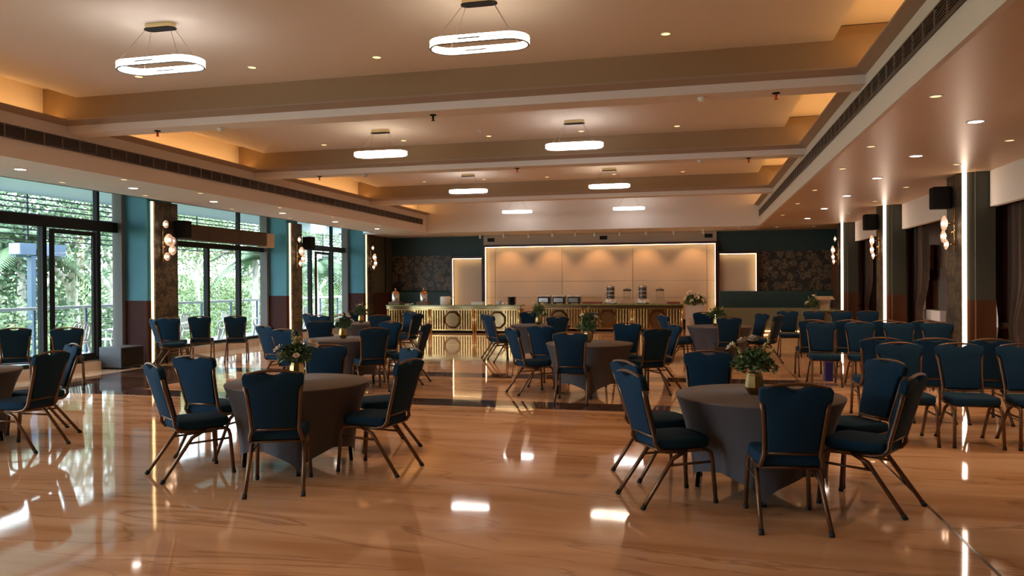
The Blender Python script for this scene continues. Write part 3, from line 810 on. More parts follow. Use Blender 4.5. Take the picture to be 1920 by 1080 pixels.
LF, RF, CM = 'left foreground table', 'right foreground table', 'centre table'
chairs = [
 (-3.22,5.44,-23,'blue banquet chair at the near side of the left foreground table, back to the viewer'),
 (-4.16,5.68,36,'blue banquet chair at the left of the left foreground table, seen from its side'),
 (-4.46,6.43,3,'blue banquet chair at the far left of the left foreground table'),
 (-3.70,7.08,158,'blue banquet chair behind the left foreground table, facing the viewer'),
 (-2.71,6.15,-82,'blue banquet chair at the near right of the left foreground table'),
 (-3.03,6.98,-135,'blue banquet chair at the far right of the left foreground table, back lit by daylight'),
 (0.57,5.40,-6,'blue banquet chair at the near side of the right foreground table, closest to the viewer'),
 (-0.19,5.77,60,'blue banquet chair at the near left of the right foreground table'),
 (-0.30,6.51,55,'blue banquet chair at the far left of the right foreground table'),
 (0.11,6.97,179,'blue banquet chair behind the right foreground table, facing the viewer'),
 (1.17,5.92,-60,'blue banquet chair at the near right of the right foreground table'),
 (1.21,6.62,-118,'blue banquet chair at the far right of the right foreground table, front turned left'),
 (-1.62,10.15,-3,'blue banquet chair at the near side of the centre table, back to the viewer'),
 (-2.32,10.87,53,'blue banquet chair at the left of the centre table, seat turned right'),
 (-2.23,11.70,14,'blue banquet chair at the far left of the centre table'),
 (-1.11,11.87,-173,'blue banquet chair behind the centre table, facing the viewer'),
 (-0.73,11.09,-36,'blue banquet chair at the near right of the centre table, dark back to the viewer'),
 (-0.62,11.68,-115,'blue banquet chair at the far right of the centre table, seen from the side'),
 (-3.88,15.21,46,'blue banquet chair at the near left of the table before the buffet gap'),
 (-4.10,15.78,57,'blue banquet chair at the far left of the table before the buffet gap'),
 (-3.53,16.43,158,'blue banquet chair behind the table before the buffet gap'),
 (-2.74,14.86,-22,'blue banquet chair at the near right of the table before the buffet gap'),
 (-2.44,16.18,-134,'blue banquet chair at the far right of the table before the buffet gap'),
 (0.55,14.74,-4,'blue banquet chair at the near side of the table by the white stand'),
 (-0.35,15.37,61,'blue banquet chair at the near left of the table by the white stand'),
 (-0.36,15.96,77,'blue banquet chair at the far left of the table by the white stand'),
 (0.17,16.40,176,'blue banquet chair behind the table by the white stand'),
 (1.01,16.19,-118,'blue banquet chair at the far right of the table by the white stand'),
 (1.24,15.63,-63,'blue banquet chair at the near right of the table by the white stand'),
 (-4.80,10.68,-37,'blue banquet chair at the near right of the middle left table, dark backed'),
 (-5.80,10.33,6,'blue banquet chair at the near left of the middle left table, bright blue back'),
 (-6.49,11.09,25,'blue banquet chair at the outer left of the middle left table'),
 (-6.15,11.78,144,'blue banquet chair behind the middle left table, facing the viewer'),
 (-5.13,11.84,-173,'blue banquet chair at the far right of the middle left table, facing the viewer'),
 (-4.55,11.55,-93,'blue banquet chair at the outer right of the middle left table'),
 (-8.18,15.61,34,'blue banquet chair at the outer left of the farthest left table'),
 (-7.63,14.82,3,'blue banquet chair at the near left of the farthest left table'),
 (-7.72,16.34,147,'blue banquet chair behind the farthest left table'),
 (-6.60,15.07,-32,'blue banquet chair at the near right of the farthest left table'),
 (-6.46,16.05,-157,'blue banquet chair at the far right of the farthest left table, facing the viewer'),
 (-6.19,15.58,-80,'blue banquet chair at the outer right of the farthest left table'),
 (-9.95,12.88,38,'blue banquet chair by the glass doors turned sideways, beside the grey box'),
 (-10.33,13.45,-20,'blue banquet chair before the nearest floral pillar of the window side'),
 (-10.13,14.07,-28,'blue banquet chair before the middle glass doors, left of two'),
 (-9.42,14.25,-29,'blue banquet chair before the middle glass doors, right of two'),
 (-10.42,9.82,-45,'blue banquet chair facing the nearest glass doors, at the picture edge'),
 (-9.62,10.02,-42,'blue banquet chair facing the nearest glass doors, right of the edge one'),
 (-6.50,6.20,-94,'blue banquet chair at the near right of the table cut by the left picture edge'),
 (-6.88,6.77,-150,'blue banquet chair at the far right of the table cut by the left picture edge'),
]
def row(nm, xs, y, h, words):
    for k, x in enumerate(xs):
        chairs.append((x, y, h, 'blue chair in the %s, %s from the left' % (words, ORD[k])))
row('n', (2.04, 2.60, 3.16), 8.30, 180, 'nearest right hand row facing the viewer')
row('n', (2.03, 2.58, 3.14), 9.70, 0, 'nearest right hand row facing away')
row('m', (1.91, 2.48, 3.04, 3.58), 12.55, 180, 'middle right hand row facing the viewer')
row('m', (1.88, 2.44, 3.00, 3.60), 13.86, 0, 'middle right hand row facing away')
row('f', (1.95, 2.50, 3.06, 3.58), 17.45, 180, 'farthest right hand row facing the viewer')
ch0 = make_chair()
for k, (x, y, h, lab) in enumerate(chairs):
    o = ch0 if k == 0 else copy_tree(ch0)
    o.location = (x, y, 0.0); o.rotation_euler = (0, 0, -R(h))
    tag(o, lab, 'chair', 'blue banquet chairs')

# ------------------------------------------------------------------ round tables with stretch covers
def make_table():
    e = empty('round_table', (0, 0, 0))
    RT_, H = 0.625, 0.735
    n = 96; vs = []; fs = []
    rows_ = [0.0, 0.02, 0.06, 0.14, 0.25, 0.37, 0.5, 0.63, 0.76, 0.88, 1.0]
    for t in rows_:
        for k in range(n):
            th = 2 * math.pi * k / n
            c = abs(math.cos(2 * th))              # 1 at the four feet
            ph = (th % (math.pi / 2)) / (math.pi / 4); ph = min(ph, 2 - ph)   # 0 at a foot, 1 half-way between two
            foot = 1 - math.sqrt(max(0.0, 1 - (1 - ph) ** 2))
            hem = 0.02 + 0.165 * (1 - foot) if t > 0 else 0.03
            z = H - 0.012 - t * (H - 0.012 - hem)
            base = 0.49 - 0.085 * (1 - c)
            r_ = RT_ + (base - RT_) * (1 - (1 - t) ** 2.0)
            if t == 0.0: r_ = RT_ - 0.003
            vs.append((r_ * math.cos(th), r_ * math.sin(th), z))
    for j in range(len(rows_) - 1):
        for k in range(n):
            k2 = (k + 1) % n
            fs.append((j * n + k, (j + 1) * n + k, (j + 1) * n + k2, j * n + k2))
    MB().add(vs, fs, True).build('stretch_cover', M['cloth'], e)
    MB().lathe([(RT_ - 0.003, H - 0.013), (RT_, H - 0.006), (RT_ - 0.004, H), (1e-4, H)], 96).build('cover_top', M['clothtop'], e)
    for k in range(4):
        a = k * math.pi / 2
        MB().tube([(0.40 * math.cos(a), 0.40 * math.sin(a), H - 0.02), (0.462 * math.cos(a), 0.462 * math.sin(a), 0.0)], 0.016, 8).build('leg', M['dark'], e)
    return e
t0 = make_table()
tabs = [(-3.46, 6.16, 29, 'round table in grey stretch cover, left foreground'), (0.46, 6.13, 0, 'round table in grey stretch cover, right foreground'),
        (-1.50, 10.90, 10, 'round table in grey stretch cover, centre of the hall'), (-5.44, 11.13, 30, 'round table in grey stretch cover, middle left behind the left foreground one'),
        (-7.22, 15.74, 0, 'round table in grey stretch cover, farthest on the left'), (-3.14, 15.50, 35, 'round table in grey stretch cover, before the gap between the buffet counters'),
        (0.43, 15.48, 15, 'round table in grey stretch cover, in front of the white flower stand'), (-7.42, 6.23, 25, 'round table in grey stretch cover, cut by the left picture edge')]
for k, (x, y, a, lab) in enumerate(tabs):
    o = t0 if k == 0 else copy_tree(t0)
    o.location = (x, y, 0); o.rotation_euler = (0, 0, R(a)); tag(o, lab, 'table', 'round tables in grey stretch covers')

# ------------------------------------------------------------------ flower arrangements
def leaf_quad(m_, p, d, L_, W_, rr):
    d = Vector(d).normalized(); sd = d.cross(Vector((rr.uniform(-1, 1), rr.uniform(-1, 1), rr.uniform(-1, 1)))).normalized()
    nn = d.cross(sd); p = Vector(p)
    m_.add([p, p + d * L_ * 0.5 + sd * W_ * 0.5 + nn * L_ * 0.06, p + d * L_ - nn * L_ * 0.10, p + d * L_ * 0.5 - sd * W_ * 0.5 + nn * L_ * 0.06], [(0, 1, 2, 3)])
def blossom(m_, c, r_, rr, up):
    c = Vector(c); up = Vector(up).normalized()
    a = up.cross(Vector((0.3, 0.9, 0.2))).normalized(); b = up.cross(a)
    for ring, (n, tilt, ln) in enumerate(((6, 0.35, 1.0), (5, 0.95, 0.85), (4, 1.5, 0.6))):
        for k in range(n):
            th = 2 * math.pi * k / n + ring * 0.5
            rad = a * math.cos(th) + b * math.sin(th); tan = -a * math.sin(th) + b * math.cos(th)
            dd = (rad + up * tilt).normalized()
            m_.add([c, c + dd * r_ * ln * 0.6 + tan * r_ * 0.36, c + dd * r_ * ln, c + dd * r_ * ln * 0.6 - tan * r_ * 0.36], [(0, 1, 2, 3)])
def bouquet(e, z0, spread, height, nleaf, blooms, buds, seed, lsize=0.055):
    rr = random.Random(seed)
    lf = MB()
    for k in range(nleaf):
        a = rr.uniform(0, 2 * math.pi); el = rr.uniform(0.15, 1.45)
        ln = rr.uniform(0.45, 1.0)
        d = Vector((math.cos(a) * math.cos(el) * spread, math.sin(a) * math.cos(el) * spread, math.sin(el) * height))
        p = Vector((0, 0, z0)) + d * ln
        if k % 6 == 0: lf.tube([(0, 0, z0 - 0.05), tuple(Vector((0, 0, z0)) + d * ln * 0.5), tuple(p)], 0.0022, 4, False)
        for q in range(3):
            leaf_quad(lf, p, d + Vector((rr.uniform(-1, 1), rr.uniform(-1, 1), rr.uniform(-0.8, 0.8))) * spread * 1.2, rr.uniform(0.7, 1.2) * lsize, lsize * 0.42, rr)
    tag(lf.build('foliage', M['leaf'], e), kind='stuff')
    for (dx, dy, dz, r_) in blooms:
        m_ = MB(); blossom(m_, (dx * 1.25, dy * 1.25, z0 + dz * 1.15), r_ * 1.15, rr, (dx * 2, dy * 2, 0.3)); m_.build('blossom', M['petal'], e)
    for (dx, dy, dz) in buds:
        m_ = MB(); m_.tube([(0, 0, z0), (dx * 0.6, dy * 0.6, z0 + dz * 0.55), (dx, dy, z0 + dz)], 0.003, 5)
        for q in range(12):
            t = 0.5 + 0.5 * q / 12; m_.sphere((dx * t + rr.uniform(-.012, .012), dy * t + rr.uniform(-.012, .012), z0 + dz * t), 0.011 * (1.5 - t * 0.7), 6, 4)
        m_.build('flower_spike', M['petal2'], e)
def vase(e):
    return MB().lathe([(0.040, 0.0), (0.062, 0.035), (0.072, 0.055), (0.060, 0.14), (0.052, 0.165), (0.046, 0.163), (0.05, 0.08)], 8, smooth=False).build('vase', M['goldvase'], e)
fl = [(-3.49, 6.20, 'gold faceted vase of greenery and cream flowers on the left foreground table', [(-0.11, -0.06, 0.10, 0.06), (0.13, -0.02, 0.14, 0.06), (-0.02, 0.05, 0.17, 0.05), (-0.14, 0.04, 0.05, 0.05), (0.05, -0.1, 0.06, 0.035)], [(-0.05, 0.0, 0.32), (-0.02, 0.03, 0.24)], 0.15, 0.15),
      (0.43, 6.14, 'gold faceted vase of dark greenery on the right foreground table', [(-0.06, 0.06, 0.20, 0.055), (-0.14, -0.02, 0.17, 0.04), (0.0, 0.1, 0.21, 0.05)], [(0.12, 0.02, 0.30), (-0.16, 0.02, 0.24), (0.15, -0.03, 0.2)], 0.16, 0.17),
      (-1.53, 10.95, 'gold faceted vase of tall greenery on the centre table', [(0.10, -0.05, 0.18, 0.04), (-0.05, -0.08, 0.2, 0.04), (0.14, 0.02, 0.12, 0.035)], [(0.02, 0.0, 0.36), (0.14, -0.04, 0.24), (-0.12, -0.04, 0.16)], 0.16, 0.26),
      (-5.48, 11.18, 'gold faceted vase of cream roses on the middle left table', [(0.0, -0.06, 0.17, 0.055), (0.08, -0.03, 0.16, 0.05), (-0.08, -0.02, 0.15, 0.055), (0.03, 0.05, 0.19, 0.05), (-0.03, -0.1, 0.11, 0.045), (0.11, 0.02, 0.1, 0.045)], [], 0.12, 0.15),
      (-7.28, 15.75, 'gold faceted vase of airy greenery on the farthest left table', [(0.0, -0.06, 0.2, 0.04)], [(0.14, 0.0, 0.28), (-0.12, 0.0, 0.26), (0.04, 0, 0.3)], 0.18, 0.20),
      (-3.20, 15.55, 'gold faceted vase of greenery on the table before the buffet gap', [(0.08, -0.06, 0.22, 0.045), (-0.07, -0.05, 0.24, 0.04), (0.12, 0.02, 0.16, 0.035)], [(0.08, 0.0, 0.34), (-0.05, 0, 0.34)], 0.17, 0.24),
      (0.38, 15.50, 'gold faceted vase of greenery on the table by the white stand', [], [(-0.03, 0.0, 0.28), (0.12, 0, 0.22)], 0.18, 0.18)]
for k, (x, y, lab, bl, bu, sp, hh) in enumerate(fl):
    e = empty('flower_vase', (x, y, 0.735), label=lab, cat='vase', group='gold vases on the tables')
    vase(e); bouquet(e, 0.165, sp, hh, 150, bl, bu, 20 + k)

# ------------------------------------------------------------------ buffet counters
def counter(x0, x1, y, mods, label):
    """front at y; modules of gold bars with an octagon frame in each"""
    e = empty('buffet_counter', ((x0 + x1) / 2, y, 0), label=label, cat='counter')
    hw = (x1 - x0) / 2; H = 0.90
    MB().box(-hw + 0.02, hw - 0.02, 0.05, 0.62, 0.08, H - 0.12).build('body', M['goldmirror'], e)
    MB().box(-hw + 0.10, hw - 0.10, 0.10, 0.60, 0.0, 0.08).build('plinth', M['dark'], e)
    MB().box(-hw - 0.03, hw + 0.03, -0.03, 0.65, H - 0.035, H).build('worktop', M['greentop'], e, 0.006)
    MB().box(-hw - 0.01, hw + 0.01, -0.015, 0.06, H - 0.135, H - 0.036).build('header_band', M['goldmirror'], e, 0.004)
    MB().box(-hw, hw, 0.0, 0.05, 0.075, 0.115).build('bottom_rail', M['goldbar'], e)
    MB().box(-hw, hw, 0.0, 0.05, H - 0.165, H - 0.14).build('top_rail', M['goldbar'], e)
    w = 2 * hw / mods
    zb, zt = 0.115, H - 0.165
    barm = None; postm = None; cross = None
    for m_ in range(mods + 1):
        px_ = -hw + m_ * w
        for s in ((-1, 1) if 0 < m_ < mods else ((1,) if m_ == 0 else (-1,))):
            if postm is None: postm = MB().lathe([(0.032, 0.0), (0.032, H - 0.14)], 12).build('post', M['goldbar'], e, loc=(px_ + s * 0.036, 0.0, 0))
            else: inst('post', postm, e, (px_ + s * 0.036, 0.0, 0))
    for m_ in range(mods):
        cx = -hw + (m_ + 0.5) * w
        ro = 0.295
        zc = (zb + zt) / 2
        # octagon frame: eight gold bars (sub-parts) and a mirror
        og = empty('octagon', (cx, 0.0, zc), parent=e)
        pts = [(ro * math.cos(R(22.5 + 45 * k)) , ro * math.sin(R(22.5 + 45 * k))) for k in range(8)]
        q2 = [(0.80 * a, 0.80 * b) for a, b in pts]
        for k in range(8):
            k2 = (k + 1) % 8
            vs = [(pts[k][0], 0.02, pts[k][1]), (pts[k2][0], 0.02, pts[k2][1]), (q2[k2][0], 0.02, q2[k2][1]), (q2[k][0], 0.02, q2[k][1])]
            mid = 0.90
            vs += [(pts[k][0] * mid / 1.0, -0.03, pts[k][1] * mid), (pts[k2][0] * mid, -0.03, pts[k2][1] * mid)]
            MB().add(vs, [(0, 1, 5, 4), (3, 4, 5, 2), (0, 4, 3), (1, 2, 5)]).build('octagon_bar', M['goldbar'], og)
        MB().prism([(0.79 * a, 0.79 * b) for a, b in pts], 0.005, 0.03, lambda a, b, d: (a, d, b)).build('octagon_mirror', M['goldmirror'], og)
        half = w / 2 - 0.075
        rr = random.Random(m_ + int(x0 * 10))
        nb = 5
        for s in (-1, 1):
            for k in range(nb):
                xx = cx + s * (half - 0.02 - k * (half - ro - 0.0) / (nb - 0.4))
                if barm is None: barm = MB().box(-0.020, 0.020, -0.012, 0.03, zb, zt).build('bar', M['goldbar'], e, 0.006, loc=(xx, 0.0, 0))
                else: inst('bar', barm, e, (xx, 0.0, 0))
                if rr.random() < 0.75:
                    zz = rr.uniform(zb + 0.08, zt - 0.08)
                    if cross is None: cross = MB().box(-0.026, 0.026, -0.020, 0.0, -0.012, 0.012).build('cross_bar', M['brass'], e, loc=(xx, 0.0, zz))
                    else: inst('cross_bar', cross, e, (xx, 0.0, zz))
        for s in (-1, 1):  # short bars above and below the octagon corners
            for dz in (-1, 1):
                MB().box(-0.018, 0.018, -0.01, 0.03, 0, 0.10).build('bar', M['goldbar'], e, loc=(cx + s * 0.235, 0.0, zb if dz < 0 else zt - 0.10))
    return e
counter(-9.98, -5.45, 23.6, 3, 'gold barred buffet counter with green top, left one')
counter(-5.25, -0.42, 25.0, 3, 'gold barred buffet counter with green top, right one under the wide cream panel')
TL, TR_ = 0.90, 0.90
def lathe_part(name, prof, mm, e, n=20, **k): return MB().lathe(prof, n).build(name, mm, e, **k)
# copper lidded drink dispensers
for k, x in enumerate((-9.79, -8.80)):
    e = empty('drink_dispenser', (x, 23.9, TL), label='glass drink dispenser with copper lid, %s on the left counter' % ('leftmost' if k == 0 else 'second from the left'), cat='dispenser', group='copper lidded dispensers')
    MB().box(-0.20, 0.20, -0.16, 0.16, 0, 0.10).build('wooden_base', M['wall_wood'], e, 0.01)
    lathe_part('tank', [(0.125, 0.10), (0.13, 0.12), (0.13, 0.36), (0.12, 0.37)], M['steel'], e)
    lathe_part('copper_lid', [(0.135, 0.37), (0.135, 0.39), (0.11, 0.43), (0.06, 0.465), (0.02, 0.48), (0.018, 0.52), (0.03, 0.54), (1e-4, 0.56)], M['copper'], e)
    MB().tube([(0, -0.13, 0.15), (0, -0.19, 0.15), (0, -0.19, 0.12)], 0.012, 6).build('tap', M['brass'], e)
# white pot with handle
e = empty('white_pot', (-8.06, 23.95, TL), label='white lidded pot with side handle on the left counter', cat='pot')
lathe_part('body', [(0.165, 0.0), (0.175, 0.02), (0.180, 0.24), (0.175, 0.26)], M['whitematt'], e, 24)
lathe_part('lid', [(0.180, 0.26), (0.16, 0.275), (1e-4, 0.28)], M['whitematt'], e, 24)
MB().tube([(0.17, 0, 0.20), (0.24, 0, 0.23), (0.28, 0, 0.25)], 0.018, 6).build('handle', M['whitematt'], e)
# serving dish, plates, cups, black bowls
e = empty('serving_dish', (-9.3, 23.85, TL), label='low cream serving dish between the two dispensers', cat='dish')
lathe_part('dish', [(0.08, 0.0), (0.12, 0.01), (0.16, 0.035), (0.15, 0.035), (0.1, 0.015)], M['whitematt'], e, 24)
MB().tube([(0.05, -0.02, 0.04), (0.2, -0.05, 0.06)], 0.006, 6).build('spoon', M['steel'], e)
e = empty('white_basin', (-6.93, 23.9, TL), label='white oblong basin on the left counter', cat='basin')
MB().box(-0.20, 0.20, -0.12, 0.12, 0.0, 0.085).build('body', M['whitematt'], e, 0.02, 3)
MB().box(-0.215, 0.215, -0.135, 0.135, 0.085, 0.10).build('rim', M['whitematt'], e, 0.005)
e = empty('plate', (-6.52, 23.8, TL), label='small white plate lying beside the cups on the left counter', cat='plate')
lathe_part('plate_well', [(0.05, 0.0), (0.09, 0.008), (0.13, 0.022), (0.12, 0.022), (0.08, 0.012), (1e-4, 0.01)], M['whitematt'], e, 24)
for k in range(6):
    o = MB().lathe([(0.05, 0.0), (0.12, 0.012), (0.125, 0.02), (0.05, 0.012)], 20).build('plate', M['whitematt'], None, loc=(-6.24, 24.0, TL + k * 0.022))
    tag(o, 'white plate in the stack on the left counter, %s from the bottom' % ORD[k], 'plate', 'stack of white plates')
for k, (dx, dy) in enumerate(((0, 0), (0.12, 0.03))):
    e = empty('cup', (-6.05 + dx, 23.8 + dy, TL), label='white cup beside the plate stack, %s one' % ('left', 'right')[k], cat='cup', group='white cups')
    lathe_part('cup_body', [(0.028, 0.0), (0.045, 0.03), (0.048, 0.085), (0.044, 0.085), (0.04, 0.02)], M['whitematt'], e, 16)
    MB().tube([(0.045, 0, 0.07), (0.07, 0, 0.055), (0.045, 0, 0.025)], 0.005, 5).build('handle', M['whitematt'], e)
for k in range(9):
    o = MB().lathe([(0.06, 0.0), (0.135, 0.02), (0.15, 0.034), (0.14, 0.034), (0.06, 0.01)], 20).build('black_plate', M['black'], None, loc=(-5.79, 23.9, TL + k * 0.028))
    tag(o, 'black plate in the tall stack on the left counter, %s from the bottom' % ORD[k], 'plate', 'stack of black plates')
o = MB().lathe([(0.06, 0.0), (0.125, 0.012), (0.13, 0.02), (0.06, 0.012)], 20).build('plate', M['whitematt'], None, loc=(-5.79, 23.9, TL + 9 * 0.028))
tag(o, 'white plate on top of the black plate stack', 'plate')
# chafing dishes
for k, x in enumerate((-4.98, -4.48, -3.97)):
    e = empty('chafing_dish', (x, 25.28, TR_), label='square chafing dish with cream lid, %s of three' % ('left', 'middle', 'right')[k], cat='chafing dish', group='chafing dishes on the right counter')
    MB().box(-0.21, 0.21, -0.20, 0.20, 0.02, 0.24).build('body', M['black'], e, 0.04, 3)
    MB().box(-0.155, 0.155, -0.215, -0.18, 0.05, 0.20).build('window', M['steel'], e, 0.008)
    MB().box(-0.22, 0.22, -0.20, 0.20, 0.235, 0.285).build('lid', M['whitematt'], e, 0.02, 3)
    MB().tube([(-0.07, -0.21, 0.26), (-0.06, -0.25, 0.26), (0.06, -0.25, 0.26), (0.07, -0.21, 0.26)], 0.008, 6).build('handle', M['steel'], e)
    for sx in (-1, 1):
        for sy in (-1, 1): MB().box(sx * 0.16 - 0.02, sx * 0.16 + 0.02, sy * 0.15 - 0.02, sy * 0.15 + 0.02, 0, 0.03).build('foot', M['black'], e)
for k, x in enumerate((-3.37, -0.72)):
    e = empty('serving_tray', (x, 25.2, TR_), label='red brown tray on the right counter, %s' % ('left of the steel tiffin towers', 'at the end by the flower stand')[k], cat='tray', group='red brown trays')
    hw = (0.30, 0.19)[k]
    MB().box(-hw, hw, -0.18, 0.18, 0, 0.015).build('tray_base', M['redtray'], e)
    for a, b, c, d in ((-hw, hw, -0.19, -0.175), (-hw, hw, 0.175, 0.19), (-hw - 0.01, -hw, -0.19, 0.19), (hw, hw + 0.01, -0.19, 0.19)): MB().box(a, b, c, d, 0, 0.065).build('rim', M['redtray'], e)
for k, x in enumerate((-2.76, -1.71)):
    e = empty('steel_tower', (x, 25.3, TR_), label='tall stacked steel container on crumpled foil, %s one' % ('left', 'right')[k], cat='container', group='stacked steel containers')
    m_ = MB(); rr = random.Random(k)
    n = 22; vs = []; fs = []
    for j in range(7):
        for i in range(n):
            a = 2 * math.pi * i / n; r0 = (0.17, 0.215, 0.22, 0.21, 0.20, 0.17, 0.12)[j] * rr.uniform(0.9, 1.08)
            vs.append((r0 * math.cos(a), r0 * math.sin(a), j * 0.03 + (rr.uniform(-.008, .008) if j else 0)))
    fs = [(j * n + i, j * n + (i + 1) % n, (j + 1) * n + (i + 1) % n, (j + 1) * n + i) for j in range(6) for i in range(n)]
    fs.append(tuple(range(n))[::-1]); fs.append(tuple(6 * n + i for i in range(n)))
    m_.add(vs, fs).build('foil_wrap', M['foil'], e)
    for j in range(3):
        z = 0.175 + j * 0.13
        lathe_part('canister', [(0.125, z), (0.13, z + 0.005), (0.13, z + 0.095), (0.12, z + 0.1)], M['steeldark'], e)
        lathe_part('rim_band', [(0.13, z + 0.095), (0.142, z + 0.10), (0.142, z + 0.125), (0.13, z + 0.13)], M['steel'], e)
    lathe_part('lid', [(0.142, 0.565), (0.12, 0.59), (0.05, 0.61), (0.02, 0.615), (0.02, 0.64), (1e-4, 0.645)], M['steel'], e)
    for z in (0.30, 0.50): MB().tube([(-0.13, 0, z - 0.03), (-0.19, 0, z - 0.02), (-0.19, 0, z + 0.03), (-0.13, 0, z + 0.04)], 0.009, 6).build('side_handle', M['steel'], e)
for k, x in enumerate((-2.22, -1.16)):
    e = empty('glass_jar', (x, 25.3, TR_), label='clear jar with metal lid on a cream stand, %s one' % ('left', 'right')[k], cat='jar', group='lidded jars on stands')
    MB().prism([(-0.24, 0.0), (0.24, 0.0), (0.19, 0.10), (0.13, 0.14), (-0.13, 0.14), (-0.19, 0.10)], -0.14, 0.14, lambda a, b, d: (a, d, b)).build('stand', M['beige'], e, 0.008)
    lathe_part('jar', [(0.12, 0.142), (0.13, 0.16), (0.13, 0.40), (0.115, 0.42)], M['clear'], e, 24)
    lathe_part('lid', [(0.13, 0.42), (0.14, 0.43), (0.14, 0.46), (0.10, 0.485), (0.02, 0.50), (1e-4, 0.50)], M['steeldark'], e, 24)
    MB().tube([(-0.045, 0, 0.49), (-0.03, 0, 0.545), (0.03, 0, 0.545), (0.045, 0, 0.49)], 0.007, 6).build('lid_handle', M['steel'], e)

# ------------------------------------------------------------------ white flower stand with emblem
e = empty('flower_stand', (-0.06, 22.95, 0), label='tall whitewashed stand with gold emblem, filled with lilies', cat='planter')
MB().box(-0.255, 0.255, 0.0, 0.50, 0.03, 0.93).build('stand_body', M['planter'], e, 0.008)
MB().box(-0.23, 0.23, 0.02, 0.48, 0.0, 0.03).build('plinth', M['dark'], e)
MB().box(-0.13, 0.13, -0.004, 0.0, 0.13, 0.465).build('inset_panel', M['beige'], e)
em = empty('emblem', (0, -0.002, 0.615), parent=e)
MB().prism([(0.035 * math.cos(2 * math.pi * k / 16), 0.035 * math.sin(2 * math.pi * k / 16)) for k in range(16)], -0.006, 0.0, lambda a, b, d: (a, d, b)).build('emblem_disc', M['brass'], em)
MB().prism([(-0.012, 0.05), (0.012, 0.05), (0.0, 0.095)], -0.005, 0.0, lambda a, b, d: (a, d, b)).build('emblem_flame', M['brass'], em)
lt = MB(); rr = random.Random(4)
for k in range(11):   # row of blurred capitals under the emblem, too small to read
    x = -0.155 + k * 0.031
    if k == 4: continue
    lt.box(x - 0.010, x - 0.005, -0.004, 0.0, 0, 0.028); lt.box(x + 0.005, x + 0.010, -0.004, 0.0, 0, 0.028)
    zz = rr.choice((0.0, 0.012, 0.023)); lt.box(x - 0.005, x + 0.005, -0.004, 0.0, zz, zz + 0.005)
lt.build('lettering', M['wall_wood'], e, loc=(0, -0.001, 0.505))
MB().box(-0.10, 0.10, -0.003, 0.0, 0.480, 0.486).build('rule', M['wall_wood'], e)
bouquet(e, 0.95, 0.30, 0.24, 220, [(-0.10, -0.05, 0.28, 0.10), (0.05, -0.16, 0.17, 0.09), (0.17, -0.12, 0.10, 0.08), (-0.20, -0.08, 0.13, 0.08), (-0.06, -0.18, 0.08, 0.07), (0.24, -0.05, 0.17, 0.07)], [], 91, 0.10)
rr = random.Random(9)
for (dx, dz) in ((0.14, 0.38), (0.26, 0.30), (0.33, 0.20), (-0.27, 0.19), (0.22, 0.12), (0.08, 0.33), (-0.2, 0.24), (0.29, 0.07)):
    MB().tube([(0, 0.15, 0.93), (dx * 0.6, 0.10, 0.93 + dz * 0.6), (dx * 0.85, 0.05, 0.93 + dz * 0.86), (dx, 0.02, 0.95 + dz)], [0.005, 0.009, 0.034, 0.004], 7).build('lily_bud', M['petal'], e)

# ------------------------------------------------------------------ console with lectern at the right rear
e = empty('gold_console', (3.52, 23.15, 0), label='gold console table with green top beside the farthest right pillar', cat='console table')
MB().box(-0.50, 0.50, -0.22, 0.22, 0.76, 0.795).build('worktop', M['greentop'], e, 0.005)
MB().box(-0.49, 0.49, -0.21, 0.21, 0.67, 0.76).build('apron', M['goldbar'], e)
for k, x in enumerate((-0.30, 0.0, 0.30)):
    MB().add([(x - 0.05, -0.10, 0.67), (x + 0.05, -0.10, 0.67), (x + 0.05, 0.10, 0.67), (x - 0.05, 0.10, 0.67), (x - 0.13, -0.17, 0), (x + 0.13, -0.17, 0), (x + 0.13, 0.17, 0), (x - 0.13, 0.17, 0)],
             [(0, 1, 2, 3), (0, 4, 5, 1), (1, 5, 6, 2), (2, 6, 7, 3), (3, 7, 4, 0), (4, 7, 6, 5)]).build('pedestal', M['goldmirror'] if k != 1 else M['goldbar'], e)
e = empty('table_lectern', (3.54, 23.2, 0.795), label='beige lectern box with overhanging flat top on the gold console', cat='lectern')
MB().box(-0.13, 0.13, -0.10, 0.12, 0.0, 0.28).build('body', M['beige'], e)
MB().box(-0.15, 0.15, -0.12, 0.14, 0.20, 0.28).build('collar', M['beige'], e, 0.01)
MB().add([(-0.24, -0.17, 0.28), (0.24, -0.17, 0.28), (0.24, 0.17, 0.36), (-0.24, 0.17, 0.36), (-0.24, -0.17, 0.30), (0.24, -0.17, 0.30), (0.24, 0.17, 0.38), (-0.24, 0.17, 0.38)],
         [(0, 3, 2, 1), (4, 5, 6, 7), (0, 1, 5, 4), (1, 2, 6, 5), (2, 3, 7, 6), (3, 0, 4, 7)]).build('reading_top', M['beige'], e)
MB().tube([(-0.05, 0, 0.345), (0.12, -0.05, 0.335)], 0.010, 6).build('pen', M['brass'], e)
e = empty('flower_spray', (3.21, 23.1, 0.795), label='spray of white flowers and greenery at the lectern foot', cat='flowers')
bouquet(e, 0.03, 0.25, 0.26, 60, [(-0.12, -0.06, 0.14, 0.075), (0.0, -0.1, 0.32, 0.05), (0.26, -0.12, 0.03, 0.07)], [(0.10, 0.0, 0.46), (-0.12, 0, 0.36)], 55, 0.10)

